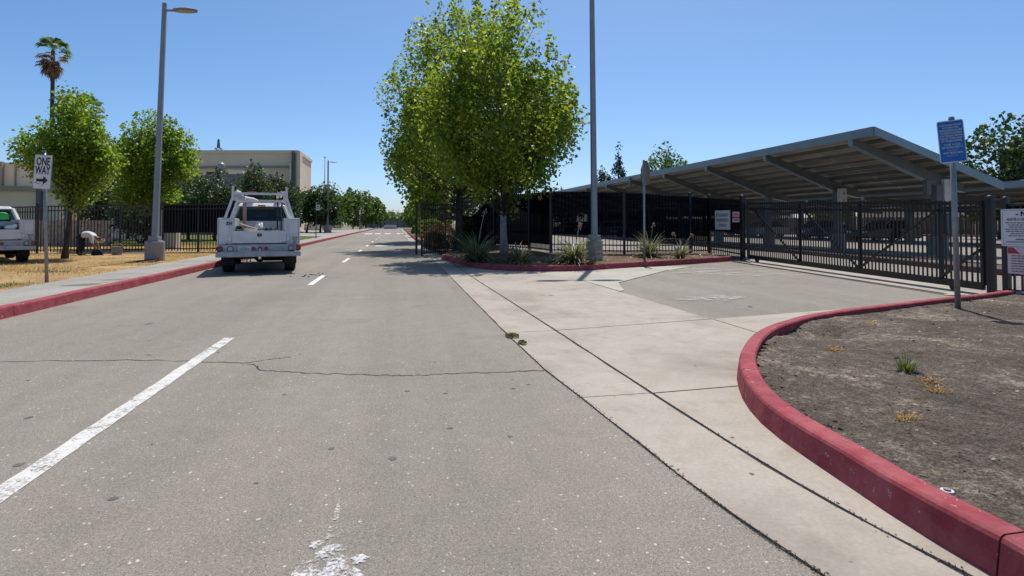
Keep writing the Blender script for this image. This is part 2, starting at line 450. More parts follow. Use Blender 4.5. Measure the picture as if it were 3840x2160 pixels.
# ------------------------------------------------------------------ mesh helpers
class MB:
    def __init__(s):
        s.v, s.f, s.mi, s.cur = [], [], [], 0

    def add(s, vs, fs):
        k = len(s.v)
        s.v += [tuple(p) for p in vs]
        s.f += [tuple(i + k for i in f) for f in fs]
        s.mi += [s.cur] * len(fs)
        return s

    def box(s, c, d, rz=0.0, top=1.0):
        """box centred at c with sizes d; top < 1 tapers the upper face"""
        x, y, z = d[0] / 2, d[1] / 2, d[2] / 2
        pts = [(-x, -y, -z), (x, -y, -z), (x, y, -z), (-x, y, -z), (-x * top, -y * top, z), (x * top, -y * top, z), (x * top, y * top, z), (-x * top, y * top, z)]
        ca, sa = math.cos(rz), math.sin(rz)
        vs = [(c[0] + p[0] * ca - p[1] * sa, c[1] + p[0] * sa + p[1] * ca, c[2] + p[2]) for p in pts]
        return s.add(vs, [(0, 3, 2, 1), (4, 5, 6, 7), (0, 1, 5, 4), (1, 2, 6, 5), (2, 3, 7, 6), (3, 0, 4, 7)])

    def hexa(s, pts):
        """8 corners: 4 lower (ccw), 4 upper"""
        return s.add(pts, [(0, 3, 2, 1), (4, 5, 6, 7), (0, 1, 5, 4), (1, 2, 6, 5), (2, 3, 7, 6), (3, 0, 4, 7)])

    def tube(s, pts, rad, n=8, cap=True):
        pts = [Vector(p) for p in pts]
        if not isinstance(rad, (list, tuple)):
            rad = [rad] * len(pts)
        vs, fs = [], []
        prev = None
        for i, p in enumerate(pts):
            t = (pts[min(i + 1, len(pts) - 1)] - pts[max(i - 1, 0)])
            if t.length < 1e-9:
                t = Vector((0, 0, 1))
            t.normalize()
            if prev is None:
                a = Vector((0, 0, 1)) if abs(t.z) < 0.9 else Vector((1, 0, 0))
                x = t.cross(a).normalized()
            else:
                x = prev - t * prev.dot(t)
                x = x.normalized() if x.length > 1e-6 else t.orthogonal().normalized()
            prev = x
            y = t.cross(x)
            for k in range(n):
                a = 2 * PI * k / n
                vs.append(p + (x * math.cos(a) + y * math.sin(a)) * rad[i])
        for i in range(len(pts) - 1):
            for k in range(n):
                a, b = i * n + k, i * n + (k + 1) % n
                fs.append((a, b, b + n, a + n))
        if cap:
            fs.append(tuple(range(n - 1, -1, -1)))
            fs.append(tuple(range((len(pts) - 1) * n, len(pts) * n)))
        return s.add(vs, fs)

    def bar(s, a, b, wd, ht):
        """rectangular bar from a to b (wd across horizontally, ht the other way)"""
        a, b = Vector(a), Vector(b)
        t = (b - a).normalized()
        up = Vector((0, 0, 1)) if abs(t.z) < 0.95 else Vector((0, 1, 0))
        x = t.cross(up).normalized() * wd / 2
        y = x.cross(t).normalized() * ht / 2
        return s.hexa([a - x - y, a + x - y, b + x - y, b - x - y, a - x + y, a + x + y, b + x + y, b - x + y])

    def prism(s, poly, z0, z1):
        n = len(poly)
        vs = [(p[0], p[1], z0) for p in poly] + [(p[0], p[1], z1) for p in poly]
        fs = [tuple(range(n - 1, -1, -1)), tuple(range(n, 2 * n))] + [(i, (i + 1) % n, n + (i + 1) % n, n + i) for i in range(n)]
        return s.add(vs, fs)

    def plate(s, poly, y0, y1):
        """outline in x-z, thickness along y; y0 is the front (smaller y)"""
        n = len(poly)
        vs = [(p[0], y0, p[1]) for p in poly] + [(p[0], y1, p[1]) for p in poly]
        fs = [tuple(range(n)), tuple(range(2 * n - 1, n - 1, -1))] + [(i, n + i, n + (i + 1) % n, (i + 1) % n) for i in range(n)]
        return s.add(vs, fs)

    def side(s, poly, x0, x1):
        """outline in y-z, thickness along x"""
        n = len(poly)
        vs = [(x0, p[0], p[1]) for p in poly] + [(x1, p[0], p[1]) for p in poly]
        fs = [tuple(range(n)), tuple(range(2 * n - 1, n - 1, -1))] + [(i, n + i, n + (i + 1) % n, (i + 1) % n) for i in range(n)]
        return s.add(vs, fs)

    def ball(s, c, r, n=10, m=6, sq=(1, 1, 1)):
        vs, fs = [], []
        for j in range(m + 1):
            th = PI * j / m
            for k in range(n):
                ph = 2 * PI * k / n
                vs.append((c[0] + r * sq[0] * math.sin(th) * math.cos(ph), c[1] + r * sq[1] * math.sin(th) * math.sin(ph), c[2] + r * sq[2] * math.cos(th)))
        for j in range(m):
            for k in range(n):
                fs.append((j * n + k, (j + 1) * n + k, (j + 1) * n + (k + 1) % n, j * n + (k + 1) % n))
        return s.add(vs, fs)

    def mesh(s, name, smooth=False):
        me = bpy.data.meshes.new(name)
        me.from_pydata(s.v, [], s.f)
        me.polygons.foreach_set('material_index', s.mi)
        if smooth:
            me.polygons.foreach_set('use_smooth', [True] * len(s.f))
        me.update()
        bm = bmesh.new()
        bm.from_mesh(me)
        bmesh.ops.recalc_face_normals(bm, faces=bm.faces)
        bm.to_mesh(me)
        bm.free()
        return me

    def build(s, name, mat, parent=None, smooth=False, bevel=0.0, loc=(0, 0, 0), rz=0.0):
        me = s.mesh(name, smooth)
        for m in (mat if isinstance(mat, (list, tuple)) else [mat]):
            me.materials.append(MATS[m])
        o = put(name, me, parent, loc, rz)
        if bevel:
            b = o.modifiers.new('bevel', 'BEVEL')
            b.width = bevel
            b.segments = 2
            b.limit_method = 'ANGLE'
            b.angle_limit = R(35)
        return o


def put(name, me, parent=None, loc=(0, 0, 0), rz=0.0, scale=(1, 1, 1)):
    o = bpy.data.objects.new(name, me)
    COL.objects.link(o)
    o.location = loc
    o.rotation_euler = (0, 0, rz)
    o.scale = scale
    if parent is not None:
        o.parent = parent
    return o


def tag(o, label=None, cat=None, group=None, kind=None):
    if label: o['label'] = label
    if cat: o['category'] = cat
    if group: o['group'] = group
    if kind: o['kind'] = kind
    return o


def thing(name, label, cat, loc=(0, 0, 0), rz=0.0, group=None):
    o = bpy.data.objects.new(name, None)
    o.empty_display_size = 0.2
    COL.objects.link(o)
    o.location = loc
    o.rotation_euler = (0, 0, rz)
    return tag(o, label, cat, group)


def struct(name, label=None):
    o = bpy.data.objects.new(name, None)
    COL.objects.link(o)
    o['kind'] = 'structure'
    if label: o['label'] = label
    return o


def dup(o, parent=None):
    c = o.copy()
    COL.objects.link(c)
    c.parent = parent
    for ch in list(o.children):
        dup(ch, c)
    return c


def text(body, size, loc, mat, parent, sx=1.0, bold=0.0, name='lettering', align='CENTER', extr=0.0015, rx=PI / 2, ry=0.0, rz=0.0):
    c = bpy.data.curves.new(name, 'FONT')
    c.body = body
    c.size = size
    c.align_x = align
    c.align_y = 'CENTER'
    c.extrude = extr
    c.offset = bold
    c.resolution_u = 2
    c.materials.append(MATS[mat])
    o = bpy.data.objects.new(name, c)
    COL.objects.link(o)
    o.location = loc
    o.rotation_euler = (rx, ry, rz)
    o.scale = (sx, 1, 1)
    o.parent = parent
    return o


def round_rect(wd, ht, r, n=4):
    pts = []
    for cx, cz, a0 in ((wd / 2 - r, -ht / 2 + r, -90), (wd / 2 - r, ht / 2 - r, 0), (-wd / 2 + r, ht / 2 - r, 90), (-wd / 2 + r, -ht / 2 + r, 180)):
        for k in range(n + 1):
            a = R(a0 + 90 * k / n)
            pts.append((cx + r * math.cos(a), cz + r * math.sin(a)))
    return pts


def smooth_path(pts, n=6):
    """Catmull-Rom through the points"""
    P = [Vector(p) for p in pts]
    P = [P[0] * 2 - P[1]] + P + [P[-1] * 2 - P[-2]]
    out = []
    for i in range(1, len(P) - 2):
        for k in range(n):
            t = k / n
            a, b, c, d = P[i - 1], P[i], P[i + 1], P[i + 2]
            out.append(0.5 * ((2 * b) + (c - a) * t + (2 * a - 5 * b + 4 * c - d) * t * t + (3 * b - a - 3 * c + d) * t ** 3))
    out.append(P[-2])
    return out


def kerb(parent, path, side, seg, wd=0.15, ht=0.15, mat='kerb_red', z0=0.0, name='kerb_segment', off=0.0):
    """kerb pieces along path (outer foot); side = +1 when the body lies to the left of the walk"""
    P = [Vector((p[0], p[1], 0)) for p in path]
    L = [0.0]
    for a, b in zip(P, P[1:]):
        L.append(L[-1] + (b - a).length)

    def at(d):
        for i in range(len(P) - 1):
            if d <= L[i + 1] or i == len(P) - 2:
                t = (d - L[i]) / max(L[i + 1] - L[i], 1e-9)
                p = P[i].lerp(P[i + 1], t)
                tan = (P[i + 1] - P[i]).normalized()
                return p, Vector((-tan.y, tan.x, 0)) * side
    prof = [(-0.0, -0.03), (0.004, 0.0), (0.022, ht - 0.022), (0.03, ht - 0.008), (0.045, ht), (wd - 0.012, ht + 0.001), (wd, ht - 0.012), (wd, -0.03)]
    d = -off
    tot = L[-1]
    while d < tot - 0.05:
        a, b = max(d, 0) + 0.004, min(d + seg, tot) - 0.004
        d += seg
        if b - a < 0.1:
            continue
        m = max(2, int((b - a) / 0.25) + 1)
        mb = MB()
        vs, fs = [], []
        n = len(prof)
        for i in range(m):
            dd = a + (b - a) * i / (m - 1)
            p, nn = at(dd)
            jit = 0.004 * math.sin(dd * 3.1) + 0.003 * math.sin(dd * 7.7 + 1)
            for q in prof:
                vs.append((p.x + nn.x * (q[0] + jit), p.y + nn.y * (q[0] + jit), z0 + q[1] + (jit * 0.5 if q[1] > 0.02 else 0)))
        for i in range(m - 1):
            for k in range(n - 1):
                fs.append((i * n + k, i * n + k + 1, (i + 1) * n + k + 1, (i + 1) * n + k))
        fs.append(tuple(range(n)))
        fs.append(tuple(range((m - 1) * n, m * n))[::-1])
        mb.add(vs, fs)
        mb.build(name, mat, parent)


def sheet(name, poly, z, mat, parent=None, kind='structure'):
    mb = MB()
    mb.add([(p[0], p[1], z) for p in poly], [tuple(range(len(poly)))])
    o = mb.build(name, mat, parent)
    if parent is None and kind: o['kind'] = kind
    return o


def fan_mound(name, poly, z_edge, height, mat, rings=9, parent=None, seed=1, rough=0.02):
    """soil filled inside an outline, rising towards the middle"""
    rnd = random.Random(seed)
    P = [Vector((p[0], p[1], 0)) for p in poly]
    Q = []
    for a, b in zip(P, P[1:] + P[:1]):
        k = max(1, int((b - a).length / 0.35))
        Q += [a.lerp(b, i / k) for i in range(k)]
    c = sum(Q, Vector()) / len(Q)
    vs, fs = [], []
    n = len(Q)
    for r in range(rings):
        t = r / rings
        for q in Q:
            p = q.lerp(c, t)
            z = z_edge + height(p.x, p.y) * min(1, t * 3.2) + (rnd.uniform(-1, 1) * rough if r else 0)
            vs.append((p.x, p.y, z))
    vs.append((c.x, c.y, z_edge + height(c.x, c.y)))
    for r in range(rings - 1):
        for i in range(n):
            fs.append((r * n + i, r * n + (i + 1) % n, (r + 1) * n + (i + 1) % n, (r + 1) * n + i))
    for i in range(n):
        fs.append(((rings - 1) * n + i, (rings - 1) * n + (i + 1) % n, len(vs) - 1))
    mb = MB()
    mb.add(vs, fs)
    return mb.build(name, mat, parent, smooth=True)


def quads_mesh(name, V, mat):
    """V: (n,4,3) array of quads -> one mesh"""
    n = len(V)
    me = bpy.data.meshes.new(name)
    me.vertices.add(n * 4)
    me.vertices.foreach_set('co', V.reshape(-1).astype(np.float32))
    me.loops.add(n * 4)
    me.loops.foreach_set('vertex_index', np.arange(n * 4, dtype=np.int32))
    me.polygons.add(n)
    me.polygons.foreach_set('loop_start', np.arange(0, n * 4, 4, dtype=np.int32))
    me.polygons.foreach_set('loop_total', np.full(n, 4, dtype=np.int32))
    me.update()
    me.validate()
    me.materials.append(MATS[mat])
    return me


def norm(a):
    return a / np.maximum(np.linalg.norm(a, axis=-1, keepdims=True), 1e-9)


def leaves(C, out, size, rng, droop=0.35, wide=0.42):
    """kite-shaped folded leaves at C, pointing roughly along out and drooping"""
    n = len(C)
    a = norm(out + rng.normal(0, 0.75, (n, 3)) + np.array([0, 0, -droop]))
    b = norm(np.cross(a, rng.normal(0, 1, (n, 3))))
    nn = np.cross(a, b)
    s = size * rng.uniform(0.65, 1.3, (n, 1))
    fold = rng.uniform(0.02, 0.16, (n, 1))
    p0 = C - a * s * 0.5
    p2 = C + a * s * 0.5 - nn * s * 0.06
    p1 = C - a * s * 0.02 + b * s * wide + nn * s * fold
    p3 = C - a * s * 0.02 - b * s * wide + nn * s * fold
    return np.stack([p0, p1, p2, p3], 1)


# ------------------------------------------------------------------ the ground, road and paving
sheet('ground', [(-900, -200), (900, -200), (900, 1600), (-900, 1600)], -0.05, 'far_ground')
GUT = [(-3.0, 1.75), (0.0, 1.62), (1.78, 1.47), (2.02, 1.42), (2.31, 1.385), (2.84, 1.345), (3.91, 1.28), (4.65, 1.225), (6.3, 1.20), (9.0, 1.20), (14.0, 1.21), (20.3, 1.19), (26, 1.08), (34, 0.85), (47, 0.72), (75, 0.72), (135, 0.72)]
JNT = [(-3.0, 2.3), (0.0, 2.12), (1.72, 1.97), (2.01, 1.91), (2.43, 1.87), (2.88, 1.845), (3.9, 1.825), (6.4, 1.80), (9.0, 1.76), (12.8, 1.70), (16.5, 1.68), (20.3, 1.66)]


def edge(tab, y):
    return float(np.interp(y, [p[0] for p in tab], [p[1] for p in tab]))


road = sheet('road', [(-5.02, -8)] + [(edge(GUT, -3) + 0.4, -8)] + [(x + 0.0, y) for y, x in GUT] + [(-5.02, 135)], 0.0, 'asphalt')
road['label'] = 'grey sun bleached asphalt road running straight ahead'
lot = sheet('parking_lot', [(1.9, -8), (95, -8), (95, 128), (1.9, 128)], -0.012, 'asphalt')
lot['label'] = 'pale asphalt of driveway and student parking lot'
jb = sheet('paving_joint', [(1.05, -3), (7.15, -3), (7.15, 7.33), (4.03, 6.79), (3.96, 12.1), (3.1, 15.2), (2.2, 20.5), (0.7, 60), (0.6, 60), (1.05, 20.4)], -0.006, 'joint')
far_road = sheet('cross_street', [(-60, 135.2), (60, 135.2), (60, 146), (-60, 146)], -0.01, 'asphalt')

gutter = struct('gutter', 'concrete gutter strip along the road edge')
ys = [-2.6, 1.35, 3.90, 6.37, 13.2, 20.3]
for a, b in zip(ys, ys[1:]):
    k = max(3, int((b - a) / 0.4))
    yy = [a + 0.006 + (b - a - 0.012) * i / k for i in range(k + 1)]
    wob = lambda y: 0.004 * math.sin(y * 9) + 0.003 * math.sin(y * 23)
    poly = [(edge(GUT, y) + 0.012 + wob(y), y) for y in yy] + [(edge(JNT, y) - 0.014 + wob(y + 2), y) for y in yy[::-1]]
    mb = MB(); mb.prism(poly, -0.03, 0.004)
    mb.build('gutter_slab', 'concrete', gutter)
for a, b in ((20.6, 27), (27, 34), (34, 42), (42, 52), (52, 75), (75, 130)):
    mb = MB()
    mb.prism([(edge(GUT, a) + 0.012, a + 0.01), (edge(GUT, a) + 0.5, a + 0.01), (edge(GUT, b) + 0.5, b - 0.01), (edge(GUT, b) + 0.012, b - 0.01)], -0.03, 0.004)
    mb.build('gutter_slab', 'concrete', gutter)
apron = struct('driveway_apron', 'pale concrete driveway apron slabs')


def slab(pts):
    mb = MB(); mb.prism(pts, -0.03, 0.004); mb.build('apron_slab', 'concrete', apron)


def jl(y, d=0.012):
    return (edge(JNT, y) + d, y)


slab([jl(-2.6), (3.99, -2.6), (3.99, 3.96), (2.6, 3.93), jl(3.885)] + [jl(y) for y in (3.4, 2.9, 2.43, 2.0, 1.7, 1.2, 0.5, 0)])
slab([jl(3.905), (2.6, 3.95), (3.99, 3.985), (3.99, 6.735), (2.9, 6.55), jl(6.375), jl(5.2)])
slab([jl(6.395), (2.9, 6.57), (3.99, 6.76), (3.93, 12.1), (3.0, 15.2), jl(15.4), jl(12.8), jl(9)])
slab([(4.01, 4.0), (7.1, 4.0), (7.1, 7.28), (6.03, 7.1), (4.01, 6.74)])
slab([(1.70, 15.45), (3.0, 15.25), (3.0, 20.3), (1.69, 20.3)])
mb = MB(); mb.prism([(3.955, 12.1), (4.0, 9.9), (4.12, 9.95), (4.55, 11.3), (6.9, 13.9), (8.2, 14.9), (7.7, 15.3), (3.2, 14.4), (3.5, 13)], -0.03, 0.002)
mb.build('concrete_patch', 'patch_concrete', apron)
gs = struct('gate_track_slab', 'pale concrete strip under the sliding gate')
mb = MB(); mb.prism([(9.35, 8.2), (10.6, 7.9), (12.2, 17.2), (10.75, 17.0)], -0.03, 0.003)
mb.build('track_slab', 'concrete', gs)
for o_ in (0.0, 0.07):
    mb = MB(); mb.bar((9.42 + o_, 8.35, 0.004), (10.72 + o_ * 1.1, 16.9, 0.004), 0.035, 0.008)
    mb.build('track_groove', 'under_black', gs)

# left kerb and walk
lk = struct('left_kerb', 'red painted kerb along the left side of the road')
kerb(lk, [(-5.0, -2), (-5.0, 60)], +1, 3.05, off=1.4)
kerb(lk, [(-5.0, 60.01), (-4.85, 130)], +1, 10.0)
sw = struct('sidewalk', 'grey concrete sidewalk behind the left kerb')
for i in range(24):
    a, b = -3 + i * 2.4, -3 + (i + 1) * 2.4
    xb = -6.32 if a < 22 else -6.2
    mb = MB(); mb.prism([(xb, a + 0.005), (-5.152, a + 0.005), (-5.152, b - 0.005), (xb, b - 0.005)], 0.05, 0.148)
    mb.build('sidewalk_slab', 'walk_concrete', sw)
mb = MB(); mb.prism([(-6.2, 54.61), (-5.152, 54.61), (-5.05, 130), (-9, 130)], 0.05, 0.148); mb.build('sidewalk_slab', 'walk_concrete', sw)
plaza = sheet('plaza', [(-9.0, 52), (-6.21, 50), (-6.21, 128), (-40, 128), (-40, 78), (-12, 78)], 0.146, 'walk_concrete')
verge = sheet('verge', [(-80, -8), (-6.33, -8), (-6.33, 24.6), (-80, 24.6)], 0.120, 'dry_ground')
verge['label'] = 'dry straw coloured grass verge beside the sidewalk'
yard = sheet('dry_yard', [(-80, 24.61), (-6.22, 24.61), (-6.22, 31.5), (-80, 31.5)], 0.118, 'dry_ground')
lawn = sheet('lawn', [(-80, 31.51), (-6.22, 31.51), (-6.22, 49.9), (-9.0, 51.9), (-12, 77.9), (-80, 77.9)], 0.116, 'lawn')
fc = struct('fence_footing', 'concrete mow strip under the left fence')
mb = MB(); mb.box((-10.4, 24.15, 0.09), (7.9, 0.3, 0.10)); mb.build('mow_strip', 'walk_concrete', fc)
st = struct('sidewalk_mark')
st['label'] = 'olive dark marks on the sidewalk'
for p in ([(-5.75, 11.25), (-5.3, 11.3), (-5.2, 11.55), (-5.45, 11.6), (-5.2, 11.9), (-5.7, 11.5)], [(-5.6, 12.3), (-5.25, 12.3), (-5.18, 12.6), (-5.3, 12.5)]):
    mb = MB(); mb.add([(a, b, 0.151) for a, b in p], [tuple(range(len(p)))])
    mb.build('walk_mark', 'olive_mark', st)

# near island on the right
ISL = smooth_path([(2.03, -2.5, 0), (2.03, 0.5, 0), (2.04, 1.64, 0), (2.05, 2.08, 0), (2.13, 2.77, 0), (2.25, 3.32, 0), (2.54, 3.95, 0), (2.80, 4.34, 0), (3.15, 4.78, 0), (3.63, 5.28, 0), (4.17, 5.68, 0), (5.15, 6.2, 0), (7.13, 6.82, 0), (9.05, 7.36, 0), (9.75, 7.58, 0)], 5)
ik = struct('island_kerb', 'curved red kerb of the bare dirt island')
kerb(ik, ISL, -1, 2.32, off=0.5)


def isl_h(x, y):
    d = math.exp(-(((x - 4.45) / 0.42) ** 2 + ((y - 5.32) / 0.22) ** 2))
    return 0.012 * math.sin(x * 1.7) * math.sin(y * 2.3) - 0.084 * min(1, 1.5 * d)


inner = []
for i, p in enumerate(ISL):
    a, b = ISL[max(i - 1, 0)], ISL[min(i + 1, len(ISL) - 1)]
    t = (b - a).normalized()
    inner.append((p.x + t.y * 0.14, p.y - t.x * 0.14))
mb = MB()
# dirt as a grid so that the dip behind the kerb can be shaped
gx, gy = np.arange(2.0, 14.01, 0.11), np.arange(-2.5, 8.4, 0.11)


def inside(poly, x, y):
    c = False
    n = len(poly)
    for i in range(n):
        x1, y1 = poly[i]; x2, y2 = poly[(i + 1) % n]
        if (y1 > y) != (y2 > y) and x < (x2 - x1) * (y - y1) / (y2 - y1) + x1:
            c = not c
    return c


dirt_poly = [(p.x, p.y) for p in ISL]
dirt_poly = [((a[0] + b[0]) / 2, (a[1] + b[1]) / 2) for a, b in zip(dirt_poly, inner)] + [(14.2, 4.6), (14.2, -2.6)]
rnd = random.Random(4)
idx = {}
vs, fs = [], []
for i, x in enumerate(gx):
    for j, y in enumerate(gy):
        if inside(dirt_poly, x, y):
            idx[i, j] = len(vs)
            vs.append((x, y, 0.095 + isl_h(x, y) + rnd.uniform(-0.006, 0.006)))
for (i, j) in list(idx):
    q = [(i, j), (i + 1, j), (i + 1, j + 1), (i, j + 1)]
    if all(k in idx for k in q):
        fs.append(tuple(idx[k] for k in q))
mb.add(vs, fs)
dirt = mb.build('island_dirt', 'dark_soil', None, smooth=True)
tag(dirt, 'bare dark dirt of the near island', kind='structure')
mb = MB(); mb.add([(p[0], p[1], 0.008) for p in dirt_poly], [tuple(range(len(dirt_poly)))])
mb.build('dirt_base', 'dark_soil', None)['kind'] = 'structure'

# far island with trees
FIS = smooth_path([(2.6, 21.2, 0), (1.75, 20.6, 0), (1.5, 20.0, 0), (1.62, 18.6, 0), (1.8, 17.3, 0), (2.08, 15.8, 0), (2.6, 14.78, 0), (3.35, 14.33, 0), (4.5, 14.2, 0), (6.1, 14.88, 0), (7.8, 15.6, 0), (9.5, 16.4, 0), (11.0, 17.15, 0)], 5)
fk = struct('planter_kerb', 'red kerb round the planted island')
kerb(fk, FIS, +1, 3.4)
pl_poly = [(p.x, p.y) for p in FIS] + [(12.3, 20.6), (8.0, 19.6), (5.6, 20.0), (4.0, 27.5), (2.6, 26.0)]
ps = fan_mound('planter_soil', [(x * 0.985 + 0.09, y * 0.985 + 0.28) for x, y in pl_poly], 0.10, lambda x, y: 0.10, 'planter_soil', 10, None, 3, 0.02)
tag(ps, 'brown mulched soil of the planted island', kind='structure')
rk = struct('right_kerb', 'red kerb on the right side of the road further along')
kerb(rk, [(1.6, 27), (1.35, 34), (1.24, 47), (1.24, 60)], -1, 3.05)
kerb(rk, [(1.24, 60.01), (1.24, 130)], -1, 10.0)
rv = sheet('right_verge', [(1.37, 27.5), (4.0, 27.5), (6.0, 30), (6.0, 128), (1.38, 128), (1.38, 47)], 0.10, 'planter_soil')

# painted lines
ln = struct('lane_line', 'worn white broken lane line')


def strip(pts, z, mat, parent, name):
    mb = MB(); mb.add([(p[0], p[1], z) for p in pts], [tuple(range(len(pts)))]); return mb.build(name, mat, parent)


for k, (a, b) in enumerate([(-1.0, 6.68), (12.05, 14.2), (18.85, 20.95), (25.5, 27.5), (31.7, 33.5), (38.6, 40.4), (45.3, 47.0), (52, 53.5), (58.7, 60.2), (82, 84)]):
    x = -1.77 + min(a, 30) * 0.0045
    n = max(2, int((b - a) / 0.12))
    r_ = random.Random(k)
    Lp = [(x - 0.058 + r_.uniform(-0.005, 0.005), a + (b - a) * i / n) for i in range(n + 1)]
    Rp = [(x + 0.058 + r_.uniform(-0.005, 0.005), a + (b - a) * i / n) for i in range(n + 1)]
    vs = [(p[0], p[1], 0.004) for p in Lp + Rp]
    mb = MB(); mb.add(vs, [(i, n + 1 + i, n + 2 + i, i + 1) for i in range(n)])
    mb.build('dash', 'paint_line' if k else 'paint_worn', ln)
    if k == 0:
        mb = MB(); mb.add([(v[0], v[1], 0.0025) for v in vs], [(i, n + 1 + i, n + 2 + i, i + 1) for i in range(n)])
        mb.build('dash_undercoat', 'paint_faded', ln)
cw = struct('crosswalk', 'white crosswalk bars far down the road')
for x0, x1 in ((-3.85, -2.9), (-2.65, -1.95), (-1.5, -0.75), (-0.1, 0.35), (0.5, 0.9)):
    strip([(x0, 68), (x1, 68), (x1, 72), (x0, 72)], 0.004, 'paint_line', cw, 'crosswalk_bar')
strip([(-1.2, 31.8), (-0.2, 31.8), (-0.2, 33.2), (-1.2, 33.2)], 0.004, 'paint_worn', cw, 'worn_bar')
fm = struct('faded_marking', 'faded white paint remains on the driveway and road')
r_ = random.Random(12)
for (x, y, wx, wy) in [(7.5, 13.3, 1.5, 0.28), (7.9, 12.85, 1.6, 0.18), (8.9, 13.75, 1.9, 0.16), (8.0, 12.45, 1.0, 0.16), (9.3, 13.15, 1.7, 0.13), (9.0, 12.45, 0.9, 0.14), (9.6, 12.15, 0.5, 0.12), (8.35, 12.1, 0.7, 0.13), (9.9, 12.7, 0.5, 0.12), (7.3, 14.0, 0.8, 0.13), (8.3, 14.2, 1.2, 0.10)]:
    pts = [(-wx / 2, -wy / 2), (0, -wy * 0.7), (wx / 2, -wy / 3), (wx / 2, wy / 2), (wx * 0.1, wy * 0.6), (-wx / 2, wy / 3)]
    a = 0.18
    strip([(x + p[0] * math.cos(a) - p[1] * math.sin(a), y + p[0] * math.sin(a) + p[1] * math.cos(a)) for p in pts], 0.006, 'paint_faded', fm, 'paint_fleck')
strip([(4.38, 8.62), (4.75, 8.38), (5.2, 8.42), (5.1, 8.22), (5.75, 8.62), (5.35, 8.95), (5.1, 8.8), (4.7, 8.95), (4.85, 8.7)], 0.006, 'paint_faded', fm, 'paint_fleck')
for x, y, wx, wy in ((-1.06, 10.2, 0.34, 0.1), (-0.56, 9.8, 0.48, 0.13), (-0.2, 10.1, 0.06, 0.3), (0.35, 11.6, 0.3, 0.14)):
    strip([(x - wx / 2, y - wy / 2), (x + wx / 2, y - wy / 3), (x + wx / 2, y + wy / 2), (x - wx / 2, y + wy / 3)], 0.004, 'paint_faded', fm, 'paint_fleck')
r_ = random.Random(3)
for cx_, cy_, q_ in ((-0.25, 2.16, 0.115), (-0.32, 2.06, 0.09), (-0.18, 2.10, 0.08), (-0.24, 2.27, 0.06), (-0.4, 2.02, 0.06), (-0.13, 2.2, 0.035), (-0.30, 2.33, 0.03)):
    strip([(cx_ + q_ * r_.uniform(.55, 1.15) * math.cos(k * PI / 10), cy_ + q_ * r_.uniform(.55, 1.15) * math.sin(k * PI / 10)) for k in range(20)], 0.004 + 0.0007 * r_.random(), 'paint_scuff', fm, 'paint_splash')
strip([(-0.27, 2.36), (-0.23, 2.36), (-0.235, 2.55), (-0.25, 2.7), (-0.262, 2.55)], 0.004, 'paint_faded', fm, 'paint_splash')

# cracks, tar spots, joint weeds
ck = struct('road_crack', 'thin dark crack across the asphalt')


def crack(pts, wd, seed):
    r_ = random.Random(seed)
    P = smooth_path([(p[0], p[1], 0) for p in pts], 14)
    vs = []
    for p in P:
        j = r_.uniform(-1, 1) * 0.022
        h = wd * r_.uniform(0.4, 1.3)
        vs += [(p.x + r_.uniform(-.01, .01), p.y + j - h, 0.0025), (p.x + r_.uniform(-.01, .01), p.y + j + h, 0.0025)]
    mb = MB(); mb.add(vs, [(2 * i, 2 * i + 2, 2 * i + 3, 2 * i + 1) for i in range(len(P) - 1)])
    mb.build('crack', 'crack', ck)


crack([(-4.98, 5.95), (-3.7, 5.93), (-2.5, 5.80), (-1.35, 5.46), (-1.1, 5.16), (-0.55, 4.93), (0.05, 4.76), (0.6, 4.72), (1.22, 4.68)], 0.008, 2)
crack([(-1.33, 5.44), (-1.15, 5.55), (-0.95, 5.62)], 0.005, 5)
ts = struct('tar_spots', 'small dark tar and gum spots on the road')
r_ = random.Random(8)
spots = [(-0.02, 3.10, 0.024), (0.65, 3.28, 0.016), (-0.35, 3.3, 0.018), (-1.25, 2.9, 0.022), (-1.9, 3.4, 0.026), (-2.3, 4.2, 0.025), (-0.8, 4.4, 0.018), (0.35, 4.2, 0.016), (-1.35, 2.3, 0.03), (1.72, 2.55, 0.013), (1.9, 3.0, 0.012), (2.6, 9.5, 0.05), (5.2, 7.7, 0.04), (-3.0, 7.8, 0.05), (-3.6, 5.2, 0.04)]
spots += [(r_.uniform(-4.6, 1.0), r_.uniform(2.0, 13), r_.uniform(0.007, 0.022)) for _ in range(70)] + [(r_.uniform(1.9, 3.9), r_.uniform(4.2, 13.5), r_.uniform(0.006, 0.016)) for _ in range(34)]
for x, y, q in spots:
    n = 9
    mb = MB(); mb.add([(x + q * r_.uniform(.7, 1.2) * math.cos(2 * PI * k / n), y + q * r_.uniform(.7, 1.2) * math.sin(2 * PI * k / n), 0.0022 if x < 1.1 else 0.0055) for k in range(n)], [tuple(range(n))])
    mb.build('tar_spot', 'tar', ts)
r_ = random.Random(31)
vs, fs = [], []
for _ in range(2600):       # grit and dead weeds lying in the gutter joint
    y = 1.6 + 14 * r_.random() ** 2.2
    x = edge(GUT, y) + r_.gauss(0.004, 0.011)
    if r_.random() < 0.33: x = edge(JNT, y) + r_.gauss(0.0, 0.01)
    s_ = r_.uniform(0.002, 0.006)
    a = r_.uniform(0, 6.3)
    k = len(vs)
    vs += [(x, y, 0.005), (x + s_ * 2 * math.cos(a), y + s_ * 2 * math.sin(a), 0.006), (x + s_ * math.cos(a + 1.2), y + s_ * math.sin(a + 1.2), 0.005 + s_)]
    fs.append((k, k + 1, k + 2))
mb = MB(); mb.add(vs, fs)
tag(mb.build('joint_debris', 'planter_soil'), 'dry grit and dead weeds lying along the gutter joints', kind='stuff')


